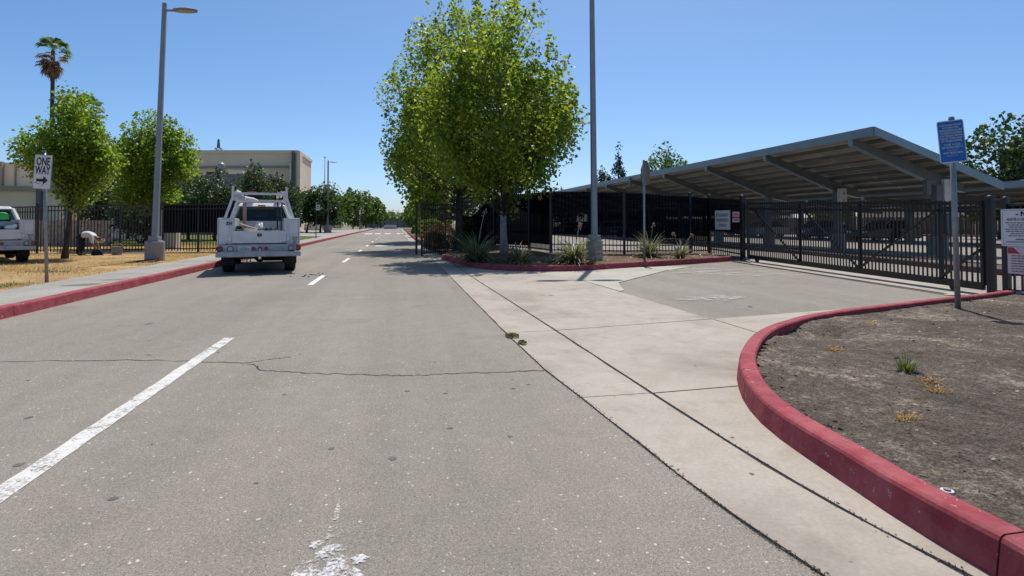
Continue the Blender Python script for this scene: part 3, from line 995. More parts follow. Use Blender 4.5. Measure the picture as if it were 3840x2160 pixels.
# ------------------------------------------------------------------ vegetation builders
def crown_points(rng, n, h, r, zb, prof, lump):
    out = []
    ph = rng.uniform(0, 6.28, 6)
    while len(out) < n:
        t = rng.uniform(0, 1)
        if rng.uniform() > prof(t) ** 2 + 0.03: continue
        az = rng.uniform(0, 2 * PI)
        f = math.sqrt(rng.uniform(0.06, 1.0))
        lm = 1 + lump * (0.5 * math.sin(2 * az + ph[0] + 3 * t) + 0.6 * math.sin(3 * az + ph[1] - 5 * t) + 0.5 * math.sin(5 * az + ph[2] + 9 * t))
        rr = f * r * prof(t) * lm
        out.append((rr * math.cos(az), rr * math.sin(az), zb + t * (h - zb), f, t))
    return np.array(out)


def p_round(t): return (0.62 + 0.38 * math.sin(min(t / 0.38, 1) * PI / 2)) if t < 0.38 else max(0.0, math.cos((t - 0.38) / 0.62 * PI / 2)) ** 0.7
def p_oval(t): return max(0.02, math.sin(PI * min(1, 0.14 + 0.86 * t))) ** 0.75
def p_gum(t): return (0.50 + 0.50 * math.sin(min(t / 0.46, 1) * PI / 2)) if t < 0.46 else max(0.0, math.cos((t - 0.46) / 0.54 * PI / 2)) ** 0.62
def p_cone(t): return max(0.03, (1 - t)) ** 0.8 * (0.8 + 0.2 * min(1, t * 8))
def p_flat(t): return (0.75 + 0.25 * min(1, t * 3)) * max(0.0, 1 - t ** 4) ** 0.5


def tree(name, label, loc, h, r, zb, mat, nc, per, leaf, seed, prof=p_round, bark='bark', tr=0.11, lump=0.2, spread=0.30, up=0.35, cat='tree', group=None, lean=(0, 0), limbs=True, droop=0.35, shoots=0, shoot_len=0.8, boughs=0, bough_r=0.8):
    rng = np.random.default_rng(seed)
    t = thing(name, label, cat, loc, 0, group)
    cp = crown_points(rng, nc, h, r, zb, prof, lump)
    if boughs:                                  # leaf clumps gather on separate boughs with gaps between them
        bc = crown_points(rng, boughs * 4, h - bough_r * 0.5, r * 0.86, zb + bough_r * 0.15, prof, lump)
        bc = bc[np.argsort(-bc[:, 3])][:boughs * 2][::2]
        k_ = rng.integers(0, len(bc), nc)
        d_ = norm(rng.normal(0, 1, (nc, 3))) * (rng.uniform(0.15, 1.0, (nc, 1)) ** 0.5) * bough_r * rng.uniform(0.7, 1.25, (len(bc), 1))[k_] * np.array([0.95, 0.95, 0.85])
        core = rng.uniform(0, 1, nc) < 0.16
        q_ = bc[k_].copy(); q_[:, :3] += d_
        q_[core] = cp[core] * np.array([0.6, 0.6, 1, 1, 1])
        q_[:, 2] = np.clip(q_[:, 2], zb - 0.2, h + 0.2)
        q_[:, 4] = np.clip((q_[:, 2] - zb) / (h - zb), 0, 1)
        cp = q_
    # trunk: tapered, slightly bent
    P = []
    k = 9
    for i in range(k):
        s = i / (k - 1)
        P.append((lean[0] * s + 0.05 * math.sin(s * 5 + seed), lean[1] * s + 0.05 * math.cos(s * 4 + seed), -0.05 + s * (zb + (h - zb) * 0.72)))
    rad = [tr * (1.35 if i == 0 else 1.0) * (1 - 0.72 * i / (k - 1)) for i in range(k)]
    mb = MB(); mb.tube(P, rad, 9); mb.build('trunk', bark, t, smooth=True)
    if limbs:
        mb = MB()
        for q in cp[::1 if nc < 160 else 2]:
            rr = math.hypot(q[0], q[1])
            z0 = min(max(zb * 0.8, q[2] - rr * rng.uniform(0.5, 0.9) - 0.3), h * 0.75)
            s = min(1, z0 / (zb + (h - zb) * 0.72))
            a = Vector((lean[0] * s, lean[1] * s, z0)); b = Vector((q[0] + lean[0], q[1] + lean[1], q[2]))
            m = a.lerp(b, 0.5) + Vector((rng.uniform(-.12, .12), rng.uniform(-.12, .12), -0.10 * rr))
            q0 = tr * 0.24 * (0.5 + 0.5 * min(1, rr / max(r, .1)))
            mb.tube([a, m, b], [q0, q0 * 0.6, 0.006], 4, cap=False)
        mb.build('limbs', 'bark_dark', t, smooth=True)
    n = nc * per
    ci = np.repeat(np.arange(nc), per)
    c = cp[ci]
    sz = spread * (0.75 + 0.5 * rng.uniform(0, 1, (nc, 1)))[ci]
    off = rng.normal(0, 1, (n, 3))
    off /= np.maximum(1, np.linalg.norm(off, axis=1, keepdims=True) / 1.7)
    stretch = np.ones((n, 3)); stretch[:, 2] = 1 + up * 2.2 * (c[:, 4])
    pos = c[:, :3] + off * sz * stretch + np.array([lean[0], lean[1], 0])
    taper = 1 - 0.5 * np.clip(off[:, 2:3], 0, 1.6) / 1.6          # shoots narrow towards their tips
    pos[:, :2] = c[:, :2] + lean[0] * np.array([1, 0]) + lean[1] * np.array([0, 1]) + off[:, :2] * sz * taper
    outv = norm(np.concatenate([pos[:, :2] - np.array(lean), np.zeros((n, 1))], 1) + 0.3 * off)
    V = leaves(pos, outv, leaf, rng, droop)
    if shoots:                                  # upright leafy shoots that break the outline
        ex = []
        for _ in range(shoots):
            tt = rng.uniform(0.25, 1.0); az = rng.uniform(0, 2 * PI)
            rr = r * prof(min(tt, 0.985)) * rng.uniform(0.75, 1.0)
            base = np.array([rr * math.cos(az) + lean[0], rr * math.sin(az) + lean[1], zb + tt * (h - zb) - 0.15])
            d_ = np.array([math.cos(az) * 0.45 * (1.1 - tt), math.sin(az) * 0.45 * (1.1 - tt), 1.0])
            L_ = shoot_len * rng.uniform(0.5, 1.2)
            k_ = int(26 * L_ / 0.8) + 8
            u_ = rng.uniform(0, 1, k_)
            p_ = base + np.outer(u_ * L_, d_) + rng.normal(0, 1, (k_, 3)) * (0.16 * (1.15 - u_))[:, None] * leaf / 0.15
            ex.append(np.concatenate([p_, np.tile([math.cos(az), math.sin(az), 0], (k_, 1))], 1))
        ex = np.concatenate(ex)
        V = np.concatenate([V, leaves(ex[:, :3], ex[:, 3:], leaf * 0.95, rng, droop)])
    o = put('crown', quads_mesh('crown', V, mat), t)
    return t


def blades_clump(name, label, loc, n, length, wd, seed, mat='leaf_yucca', stalks=(), cat='plant', group=None, upright=0.5):
    """rosette of arching narrow leaves"""
    rng = np.random.default_rng(seed)
    t = thing(name, label, cat, loc, 0, group)
    Q = []
    for i in range(n):
        az = rng.uniform(0, 2 * PI)
        el = R(rng.uniform(18, 88)) * (0.6 + 0.4 * upright) + R(8)
        L_ = length * rng.uniform(0.55, 1.15)
        d = np.array([math.cos(az), math.sin(az), 0])
        sd_ = np.array([-math.sin(az), math.cos(az), 0])
        p = d * rng.uniform(0, 0.09) + np.array([0, 0, -0.02])
        k = 5
        e = el
        prev = None
        for j in range(k + 1):
            wj = wd * (1 - (j / k) ** 1.5) + 0.002
            cur = (p - sd_ * wj, p + sd_ * wj)
            if prev is not None: Q.append([prev[0], prev[1], cur[1], cur[0]])
            prev = cur
            p = p + (d * math.cos(e) + np.array([0, 0, math.sin(e)])) * L_ / k
            e -= R(rng.uniform(8, 20)) * (1.25 - upright * 0.6)
    put('leaf_rosette', quads_mesh('leaf_rosette', np.array(Q), mat), t)
    for (dx, dy, hz) in stalks:
        mb = MB()
        P = smooth_path([(0, 0, 0.1), (dx * 0.35, dy * 0.35, hz * 0.5), (dx * 0.8, dy * 0.8, hz * 0.88), (dx, dy, hz)], 4)
        mb.tube(P, [0.014 * (1 - 0.5 * i / len(P)) for i in range(len(P))], 5)
        s_ = mb.build('flower_stalk', 'stalk', t, smooth=True)
        mb = MB()
        for q in range(9):
            p = P[-1 - q // 2] + Vector((rng.uniform(-.05, .05), rng.uniform(-.05, .05), rng.uniform(-.03, .03)))
            mb.ball(p, rng.uniform(0.014, 0.028), 5, 3, (1, 1, 1.4))
        mb.build('flowers', 'flower_coral', s_)
    return t


def shrub(name, label, loc, rx, ry, rz_, n, leaf, mat, seed, cat='shrub', group=None, spiky=0.0, box=False):
    rng = np.random.default_rng(seed)
    t = thing(name, label, cat, loc, 0, group)
    d = norm(rng.normal(0, 1, (n, 3)))
    if box:
        m = np.max(np.abs(d), axis=1, keepdims=True)
        d = d * (0.35 + 0.65 / m * 0.8)
    d[:, 2] = np.abs(d[:, 2]) * 2 - 1
    f = rng.uniform(0.72, 1.02, (n, 1)) ** 0.5
    ph = rng.uniform(0, 6, 3)
    lum = 1 + 0.09 * np.sin(5 * d[:, :1] + ph[0]) + 0.08 * np.sin(6 * d[:, 1:2] + ph[1]) + 0.07 * np.sin(7 * d[:, 2:3] + ph[2])
    pos = d * f * lum * np.array([rx, ry, rz_ / 2]) + np.array([0, 0, rz_ / 2])
    pos[:, 2] = np.maximum(pos[:, 2], 0.02)
    V = leaves(pos, d + np.array([0, 0, 0.4]), leaf, rng, 0.0)
    put('foliage', quads_mesh('foliage', V, mat), t)
    mb = MB()
    for k in range(7):
        a = rng.uniform(0, 6.28)
        mb.tube([(0.03 * math.cos(a), 0.03 * math.sin(a), 0), (rx * .4 * math.cos(a), ry * .4 * math.sin(a), rz_ * .4), (rx * .75 * math.cos(a), ry * .75 * math.sin(a), rz_ * .7)], [0.03, 0.018, 0.006], 5)
    mb.build('stems', 'bark_dark', t)
    return t


def fan_palm(label, loc, h, tr, seed, crown=2.2, skirt=True):
    rng = np.random.default_rng(seed)
    t = thing('fan_palm', label, 'palm', loc)
    mb = MB()
    k = 12
    mb.tube([(0.12 * math.sin(i / k * 2.5), 0, h * i / k) for i in range(k + 1)], [tr * (1.25 - 0.4 * i / k) for i in range(k + 1)], 8)
    mb.build('trunk', 'bark_dark', t, smooth=True)
    for nm, cnt, e0, e1, mat, L_ in (('crown', 30, -20, 82, 'leaf_mid', crown), ('dead_skirt', 46 if skirt else 6, -82, 5, 'leaf_dead', crown * 0.92)):
        Q = []
        for i in range(cnt):
            az = rng.uniform(0, 2 * PI); el = R(rng.uniform(e0, e1))
            d = np.array([math.cos(az) * math.cos(el), math.sin(az) * math.cos(el), math.sin(el)])
            base = np.array([0.12 * math.sin(2.5), 0, h - (rng.uniform(0.1, crown * 0.75) if nm == 'dead_skirt' else 0)])
            pet = base + d * L_ * 0.55
            sd_ = np.array([-math.sin(az), math.cos(az), 0])
            upv = np.cross(d, sd_)
            Q.append([base - sd_ * .03, base + sd_ * .03, pet + sd_ * .02, pet - sd_ * .02])
            m = 11
            for j in range(m):
                a = R(-78 + 156 * j / (m - 1))
                bd = d * math.cos(a) + sd_ * math.sin(a)
                ln_ = L_ * 0.52 * (0.75 + 0.25 * math.cos(a)) * rng.uniform(.85, 1.1)
                mid = pet + bd * ln_ * 0.6
                tip = pet + bd * ln_ * 0.85 + np.array([0, 0, -ln_ * 0.32])
                sv = norm(np.cross(bd, upv)) * ln_ * 0.085
                Q.append([pet, mid - sv, tip, mid + sv])
        put(nm, quads_mesh(nm, np.array(Q), mat), t)
    return t


def grass_stuff(name, label, area, n, h, mat, seed, z, wd=0.006, patch=None):
    rng = np.random.default_rng(seed)
    x0, x1, y0, y1 = area
    X = rng.uniform(x0, x1, n * 3); Y = rng.uniform(y0, y1, n * 3)
    dens = 0.5 + 0.5 * np.sin(X * 1.3 + 2 * np.sin(Y * 0.8)) * np.sin(Y * 1.1 + X * 0.4) + rng.uniform(-0.35, 0.35, n * 3)
    if patch is not None: dens = dens * patch(X, Y)
    keep = np.argsort(-dens)[:n]
    X, Y = X[keep], Y[keep]
    az = rng.uniform(0, 2 * PI, n)
    tilt = rng.uniform(0.2, 1.3, n)
    H = h * rng.uniform(0.4, 1.3, n)
    dx, dy = np.cos(az), np.sin(az)
    b = np.stack([X, Y, np.full(n, z)], 1)
    s_ = np.stack([-dy, dx, np.zeros(n)], 1) * wd * rng.uniform(.6, 1.5, (n, 1))
    tip = b + np.stack([dx * np.sin(tilt) * H, dy * np.sin(tilt) * H, np.cos(tilt) * H], 1)
    mid = (b + tip) / 2 + np.array([0, 0, 1]) * H[:, None] * 0.08
    V = np.stack([b - s_, b + s_, tip, mid - s_ * 0.7], 1)
    V = np.stack([b - s_, b + s_, mid + s_ * 0.6, tip], 1)
    o = put(name, quads_mesh(name, V, mat))
    return tag(o, label, kind='stuff')


def tuft(name, label, loc, n, h, mat, seed, spread=0.06, cat='grass', group=None, flat=0.3):
    rng = np.random.default_rng(seed)
    t = thing(name, label, cat, loc, 0, group)
    Q = []
    for i in range(n):
        az = rng.uniform(0, 6.28); d = np.array([math.cos(az), math.sin(az), 0])
        b = d * rng.uniform(0, spread); L_ = h * rng.uniform(.5, 1.2); tl = rng.uniform(0.2, 1.1 + flat)
        m = b + d * math.sin(tl * .6) * L_ * .5 + np.array([0, 0, math.cos(tl * .6) * L_ * .5])
        e = m + d * math.sin(tl) * L_ * .5 + np.array([0, 0, math.cos(tl) * L_ * .5])
        s_ = np.array([-d[1], d[0], 0]) * 0.004
        Q.append([b - s_, b + s_, m + s_, m - s_]); Q.append([m - s_, m + s_, e + s_ * .1, e - s_ * .1])
    put('blades', quads_mesh('blades', np.array(Q), mat), t)['kind'] = 'stuff'
    return t


# ------------------------------------------------------------------ fences and gates
def picket_mesh(wd=0.026):
    mb = MB(); mb.box((0, 0, 0.5), (wd, wd, 1.0))
    me = mb.mesh('picket'); me.materials.append(MATS['black_steel']); return me


PICK = picket_mesh()


def post_obj(root, x, y, z0, z1, wd=0.07, cap=True, rz=0.0):
    mb = MB(); mb.box((0, 0, (z1 - z0) / 2), (wd, wd, z1 - z0))
    o = mb.build('post', 'black_steel', root, loc=(x, y, z0), rz=rz)
    if cap:
        mb = MB(); mb.box((0, 0, z1 - z0 + 0.008), (wd * 1.18, wd * 1.18, 0.016)); mb.ball((0, 0, z1 - z0 + 0.016), wd * 0.52, 10, 6, (1, 1, 0.5))
        mb.build('cap', 'dark_steel', o, smooth=True)
    return o


def fence_run(root, a, b, spacing=0.115, z0=0.10, rails=(0.10, 0.80, 0.93), posts=(True, True), top=1.0, pw=0.07, skip=None):
    """a, b = (x, y, ground z, top z)"""
    A, B = Vector(a[:2]), Vector(b[:2])
    L_ = (B - A).length
    rz = math.atan2((B - A).y, (B - A).x)
    if posts[0]: post_obj(root, A.x, A.y, a[2], a[3] + 0.09, pw, rz=rz)
    if posts[1]: post_obj(root, B.x, B.y, b[2], b[3] + 0.09, pw, rz=rz)
    n = max(1, round(L_ / spacing))
    for i in range(1, n):
        s = i / n
        p = A.lerp(B, s)
        g, h = a[2] + (b[2] - a[2]) * s, a[3] + (b[3] - a[3]) * s
        put('picket', PICK, root, (p.x, p.y, g + z0 * 0.5), rz, (1, 1, (h - g) * top - z0 * 0.5))
    for f in rails:
        mb = MB()
        mb.bar((A.x, A.y, a[2] + (a[3] - a[2]) * f), (B.x, B.y, b[2] + (b[3] - b[2]) * f), 0.04, 0.042)
        mb.build('rail', 'black_steel', root)


def screen(root, a, b, f0, f1, mat, side=0.03, name='windscreen', seed=0):
    """mesh fabric stretched along the fence between height fractions"""
    A, B = Vector(a[:2]), Vector(b[:2])
    n_ = Vector((-(B - A).y, (B - A).x)).normalized() * side
    k = 14
    vs = []
    for i in range(k + 1):
        s = i / k
        p = A.lerp(B, s) + n_
        g, h = a[2] + (b[2] - a[2]) * s, a[3] + (b[3] - a[3]) * s
        sag = 0.012 * math.sin(s * 9 + seed) - 0.014 * abs(math.sin(s * PI * 4))
        fa, fb = (f0 if not callable(f0) else f0(s)), (f1 if not callable(f1) else f1(s))
        for f in (0, 0.5, 1):
            z = g + (h - g) * (fa + (fb - fa) * f)
            w_ = 0.012 * math.sin(i * 1.9 + f * 3 + seed)
            vs.append((p.x + n_.x * w_ * 30, p.y + n_.y * w_ * 30, z + (sag if f == 1 else 0)))
    fs = []
    for i in range(k):
        for j in range(2):
            q = i * 3 + j
            fs.append((q, q + 3, q + 4, q + 1))
    mb = MB(); mb.add(vs, fs)
    return mb.build(name, mat, root, smooth=True)


# ------------------------------------------------------------------ buildings on the left
def facade_box(root, name, x0, x1, y0, y1, z0, zl, zr, mat):
    """block with a gently falling roof line from x1 (zr) to x0 (zl)"""
    mb = MB()
    mb.hexa([(x0, y0, z0), (x1, y0, z0), (x1, y1, z0), (x0, y1, z0), (x0, y0, zl), (x1, y0, zr), (x1, y1, zr), (x0, y1, zl)])
    return mb.build(name, mat, root)


b = thing('gym_building', 'large beige stucco hall with horizontal ledges behind the dark trees', 'building', (0, 0, 0))
facade_box(b, 'wall', -36.0, -14.4, 88.0, 101.0, 0, 11.2, 11.75, 'stucco')
for za, zb_, dep in ((-2.35, -2.05, 0.45), (-5.15, -4.85, 0.5)):
    mb = MB()
    mb.hexa([(-36.02, 88 - dep, 11.2 + za), (-15.4, 88 - dep, 11.75 + za), (-15.4, 88, 11.75 + za), (-36.02, 88, 11.2 + za), (-36.02, 88 - dep * .5, 11.2 + zb_), (-15.4, 88 - dep * .5, 11.75 + zb_), (-15.4, 88, 11.75 + zb_), (-36.02, 88, 11.2 + zb_)])
    mb.build('ledge', 'stucco_trim', b)
mb = MB(); mb.hexa([(-36.1, 87.85, 11.0), (-14.2, 87.85, 11.55), (-14.2, 101.2, 11.55), (-36.1, 101.2, 11.0), (-36.1, 87.85, 11.45), (-14.2, 87.85, 12.0), (-14.2, 101.2, 12.0), (-36.1, 101.2, 11.45)])
mb.build('parapet', 'stucco', b)
mb = MB(); mb.box((-35.0, 88, 11.6), (2.2, 1.0, 0.5)); mb.build('parapet_block', 'stucco', b)
mb = MB(); mb.box((-15.0, 87.7, 5.9), (0.34, 0.6, 11.8)); mb.box((-14.95, 87.5, 5.9), (0.14, 0.5, 11.6)); mb.build('downspout_recess', 'stucco_dark', b)
mb = MB(); mb.tube([(-15.6, 87.3, 10.2), (-15.3, 87.2, 10.0), (-15.3, 87.2, 0)], 0.13, 8); mb.build('downspout', 'white_wall', b)
mb = MB(); mb.tube([(-15.7, 87.25, 6.9), (-15.45, 87.05, 6.7), (-15.45, 87.05, 0)], 0.13, 8); mb.build('downspout', 'white_wall', b)
mb = MB(); mb.box((-14.28, 88.6, 5.9), (0.5, 1.9, 11.9)); mb.build('pilaster', 'stucco', b)
mb = MB(); mb.hexa([(-36.0, 87.9, 4.2), (-25.8, 87.9, 4.4), (-25.8, 88.1, 4.4), (-36.0, 88.1, 4.2), (-36.0, 87.9, 6.4), (-25.8, 87.9, 6.6), (-25.8, 88.1, 6.6), (-36.0, 88.1, 6.4)])
mb.build('wall_panel', 'pale_stone', b)

b = thing('annex_building', 'low grey flat roofed annex in front of the beige hall', 'building', (0, 0, 0))
facade_box(b, 'wall', -22.4, -15.3, 64.0, 70.0, 0, 6.02, 6.40, 'stucco_grey')
mb = MB(); mb.hexa([(-15.3, 64, 0), (-14.15, 64.05, 0), (-13.2, 70, 0), (-15.3, 70, 0), (-15.3, 64, 6.40), (-14.15, 64.05, 6.46), (-13.2, 70, 6.46), (-15.3, 70, 6.40)])
mb.build('corner_wall', 'stucco_grey', b)
mb = MB(); mb.hexa([(-22.5, 63.9, 5.95), (-14.05, 63.9, 6.42), (-13.1, 70.1, 6.42), (-22.5, 70.1, 5.95), (-22.5, 63.9, 6.1), (-14.05, 63.9, 6.57), (-13.1, 70.1, 6.57), (-22.5, 70.1, 6.1)])
mb.build('roof_edge', 'stucco_trim', b)
mb = MB(); mb.box((-18.6, 66, 6.55), (0.9, 0.9, 0.5)); mb.build('vent_base', 'steel_grey', b)
mb = MB(); mb.tube([(-18.6, 66, 6.8), (-18.6, 66, 7.1)], 0.25, 10); mb.ball((-18.6, 66, 7.4), 0.42, 12, 8, (1, 1, 0.95)); mb.build('turbine_vent', 'galv', b, smooth=True)
mb = MB(); mb.box((-19.5, 66, 6.5), (0.9, 0.8, 0.45)); mb.build('roof_unit', 'under_black', b)
mb = MB(); mb.box((-17.1, 66.2, 6.65), (1.3, 0.9, 0.55)); mb.box((-17.1, 65.74, 6.65), (1.0, 0.03, 0.4)); mb.build('air_conditioner', 'white_dull', b, bevel=0.02)
mb = MB(); mb.box((-15.6, 66, 6.65), (0.8, 0.6, 0.22)); mb.build('roof_hatch', 'steel_grey', b)
mb = MB(); mb.tube([(-22.0, 66, 6.1), (-22.0, 66, 6.7)], 0.06, 6); mb.build('vent_pipe', 'galv', b)

b = thing('classroom_building', 'beige stucco classroom block at the edge behind the parked truck', 'building', (0, 0, 0))
facade_box(b, 'wall', -48.0, -22.4, 46.0, 58.0, 0, 5.75, 5.45, 'stucco')
facade_box(b, 'lower_wall', -46.0, -21.4, 42.0, 45.98, 0, 3.6, 3.5, 'stucco')
mb = MB(); mb.hexa([(-46.1, 41.8, 3.4), (-21.2, 41.8, 3.3), (-21.2, 45.97, 3.3), (-46.1, 45.97, 3.4), (-46.1, 41.8, 3.72), (-21.2, 41.8, 3.62), (-21.2, 45.97, 3.62), (-46.1, 45.97, 3.72)])
mb.build('roof_edge', 'stucco_trim', b)
mb = MB(); mb.box((-27.2, 45.9, 4.6), (0.35, 0.25, 1.9)); mb.box((-26.3, 45.94, 4.6), (0.06, 0.15, 1.9)); mb.build('wall_pier', 'stucco_trim', b)
mb = MB(); mb.box((-24.0, 45.97, 4.35), (1.3, 0.08, 0.9)); f_ = mb.build('window', 'white_dull', b)
mb = MB(); mb.box((-24.35, 45.92, 4.35), (0.54, 0.05, 0.78)); mb.box((-23.7, 45.92, 4.35), (0.54, 0.05, 0.78)); mb.build('pane', 'window_dark', f_)
mb = MB(); mb.box((-22.6, 41.9, 2.2), (0.28, 0.3, 2.9)); mb.build('downspout', 'stucco_dark', b)

b = thing('lattice_tower', 'thin steel lattice tower rising beyond the beige hall', 'tower', (-53, 185, 0))
mb = MB()
for sx, sy in ((-1, -1), (1, -1), (1, 1), (-1, 1)):
    mb.tube([(sx * 2.6, sy * 2.6, 0), (sx * 0.7, sy * 0.7, 24)], [0.16, 0.12], 5)
mb.build('leg_frame', 'steel_grey', b)
for sgn in (-1, 1):
    mb = MB()
    for k in range(12):
        z0, z1 = k * 2.0, k * 2.0 + 2.0
        q = lambda z: 2.6 - 1.9 * z / 24
        mb.tube([(-q(z0), sgn * q(z0), z0), (q(z1), sgn * q(z1), z1)], 0.07, 4)
        mb.tube([(q(z0), sgn * q(z0), z0), (-q(z1), sgn * q(z1), z1)], 0.07, 4)
    mb.build('bracing', 'steel_grey', b)
mb = MB(); mb.tube([(0, 0, 24), (0, 0, 26.6)], [0.5, 0.3], 8); mb.build('top_cage', 'steel_grey', b)

w_ = thing('block_wall', 'low brown block wall standing on the lawn behind the left fence', 'wall', (-15.6, 31.3, 0.11))
for k in range(6):
    for j in range(9):
        x = -1.9 + j * 0.43 + (0.21 if k % 2 else 0)
        mb = MB(); mb.box((0, 0, 0), (0.415, 0.2, 0.205)); mb.build('block', 'block_wall', w_, loc=(x, 0, 0.105 + k * 0.215))
w_ = thing('pale_patch_box', 'pale grey box added for the bright patch behind the left fence beside the light pole', 'box', (-10.3, 28.6, 0.11))  # box added to stand for a pale bright patch behind the pickets
mb = MB(); mb.box((0, 0, 0.85), (0.95, 0.6, 1.7)); mb.build('housing', 'white_wall', w_, bevel=0.03)
mb = MB(); mb.box((0, 0, 1.74), (1.02, 0.68, 0.06)); mb.build('lid', 'white_dull', w_, bevel=0.02)
mb = MB(); mb.box((0.2, -0.315, 0.95), (0.03, 0.03, 0.2)); mb.build('handle', 'dark_steel', w_)
w_ = thing('monument_wall', 'low tan stone entrance wall with three upright slabs far along the plaza', 'wall', (-16.2, 128, 0.14))
for x in (-2.0, 0.4, 2.2):
    mb = MB(); mb.box((x, 0, 1.5), (1.15, 0.7, 3.0)); mb.build('upright_slab', 'pale_stone', w_, bevel=0.04)
mb = MB(); mb.box((-1.0, -0.8, 0.4), (11, 0.7, 0.8)); mb.build('base_wall', 'pale_stone', w_)
mb = MB(); mb.box((-7.0, -0.6, 1.0), (6, 0.6, 2.0)); mb.build('end_wall', 'stucco', w_)
w_ = thing('plaza_wall', 'pale low seat wall along the plaza behind the small trees', 'wall', (-17, 95, 0.14))
mb = MB(); mb.box((0, 0, 0.45), (10, 0.5, 0.9)); mb.build('wall', 'white_wall', w_)
mb = MB(); mb.box((0, -0.06, 0.95), (10.2, 0.7, 0.1)); mb.build('coping', 'pale_stone', w_)

# ------------------------------------------------------------------ left fence
fl = thing('iron_fence', 'black iron picket fence along the dry verge behind the bending worker', 'fence')
FL = [(-6.2, 24.1, 0.13, 2.02), (-7.6, 24.15, 0.13, 2.0), (-8.86, 24.2, 0.13, 1.98), (-10.35, 24.2, 0.13, 1.96), (-11.75, 24.15, 0.13, 1.92), (-13.05, 24.1, 0.13, 1.88)]
for i in range(len(FL) - 1):
    fence_run(fl, FL[i], FL[i + 1], 0.108, posts=(i == 0, True), rails=(0.07, 0.90, 0.99), pw=0.065)
    if i < 2: screen(fl, FL[i], FL[i + 1], 0.40, 0.985, 'screen_black', -0.03, seed=i)
fl2 = thing('iron_fence', 'black iron fence running off beyond the parked utility truck', 'fence')
FL2 = [(-13.05, 24.1, 0.13, 1.88), (-14.7, 24.7, 0.13, 1.86), (-16.3, 25.3, 0.13, 1.84), (-18.0, 25.9, 0.13, 1.82), (-19.7, 26.5, 0.13, 1.82)]
for i in range(len(FL2) - 1):
    fence_run(fl2, FL2[i], FL2[i + 1], 0.108, posts=(False, True), rails=(0.07, 0.88, 0.985), pw=0.065)
fl3 = thing('iron_fence', 'black screened fence running back beside the sidewalk past the truck', 'fence')
FL3 = [(-6.2, 24.1, 0.13, 2.02), (-6.5, 27.5, 0.13, 2.02), (-7.0, 31.0, 0.13, 2.02), (-8.5, 36.0, 0.13, 2.02)]
for i in range(3):
    fence_run(fl3, FL3[i], FL3[i + 1], 0.2, posts=(False, True), rails=(0.07, 0.90, 0.99), pw=0.065)
    screen(fl3, FL3[i], FL3[i + 1], 0.06, 0.985, 'screen_black', -0.03, seed=i)

# ------------------------------------------------------------------ right fence round the planted island
fr = thing('iron_fence', 'black iron fence with dark windscreen round the planted island', 'fence')
FR = [(2.87, 26.2, 0.15, 2.42), (4.0, 23.6, 0.2, 2.42), (4.95, 21.2, 0.22, 2.40), (5.22, 19.1, 0.22, 2.36), (7.55, 18.2, 0.2, 2.32), (10.2, 18.6, 0.18, 2.22), (11.2, 19.0, 0.15, 2.18)]
for i in range(len(FR) - 1):
    fence_run(fr, FR[i], FR[i + 1], 0.125, posts=(i == 0, True), rails=(0.05, 0.14, 0.90, 0.985), pw=0.085)
screen(fr, FR[0], FR[1], lambda s: 0.05, lambda s: 0.62 + 0.36 * max(0, s - 0.35) / 0.65, 'screen_black', -0.03, seed=1)
screen(fr, FR[1], FR[2], 0.08, 0.99, 'screen_black', -0.03, seed=2)
screen(fr, FR[2], FR[3], 0.14, 0.99, 'screen_black', -0.03, seed=3)
screen(fr, FR[3], FR[4], 0.30, 0.99, 'screen_open', -0.03, seed=4)
screen(fr, FR[4], FR[5], 0.26, 0.985, 'screen_open', -0.03, seed=5)
screen(fr, FR[5], FR[6], 0.22, 0.985, 'screen_open', -0.03, seed=6)
fr2 = thing('iron_fence', 'short black fence panel carrying the student parking sign', 'fence')
E_, F_ = (11.2, 19.0, 0.12, 2.18), (11.32, 17.15, 0.0, 2.06)
fence_run(fr2, E_, F_, 0.105, posts=(False, True), rails=(0.10, 0.20, 0.92, 0.985), pw=0.13)
screen(fr2, E_, F_, 0.42, 0.985, 'screen_open', 0.03, seed=8)
mb = MB(); mb.bar((11.3, 19.0, 0.06), (11.5, 17.2, 0.06), 0.3, 0.14); mb.build('footing', 'pedestal', fr2)
fr3 = thing('iron_fence', 'black iron fence panel carrying the notice sign beside the sliding gate', 'fence')
fence_run(fr3, (10.10, 7.80, 0.02, 1.57), (10.30, 5.5, 0.05, 1.60), 0.115, posts=(True, True), rails=(0.06, 0.88, 0.985), pw=0.09)
post_obj(fr3, 10.06, 8.02, 0.0, 1.69, 0.10)
screen(fr3, (10.10, 7.80, 0.02, 1.57), (10.30, 5.5, 0.05, 1.60), 0.30, 0.985, 'screen_black', 0.03, seed=9)
gk = struct('grey_kerb', 'bare grey concrete kerb under the notice fence')
kerb(gk, [(9.76, 7.6), (10.0, 7.45), (10.15, 5.2)], +1, 3.0, 0.3, 0.11, 'pedestal')

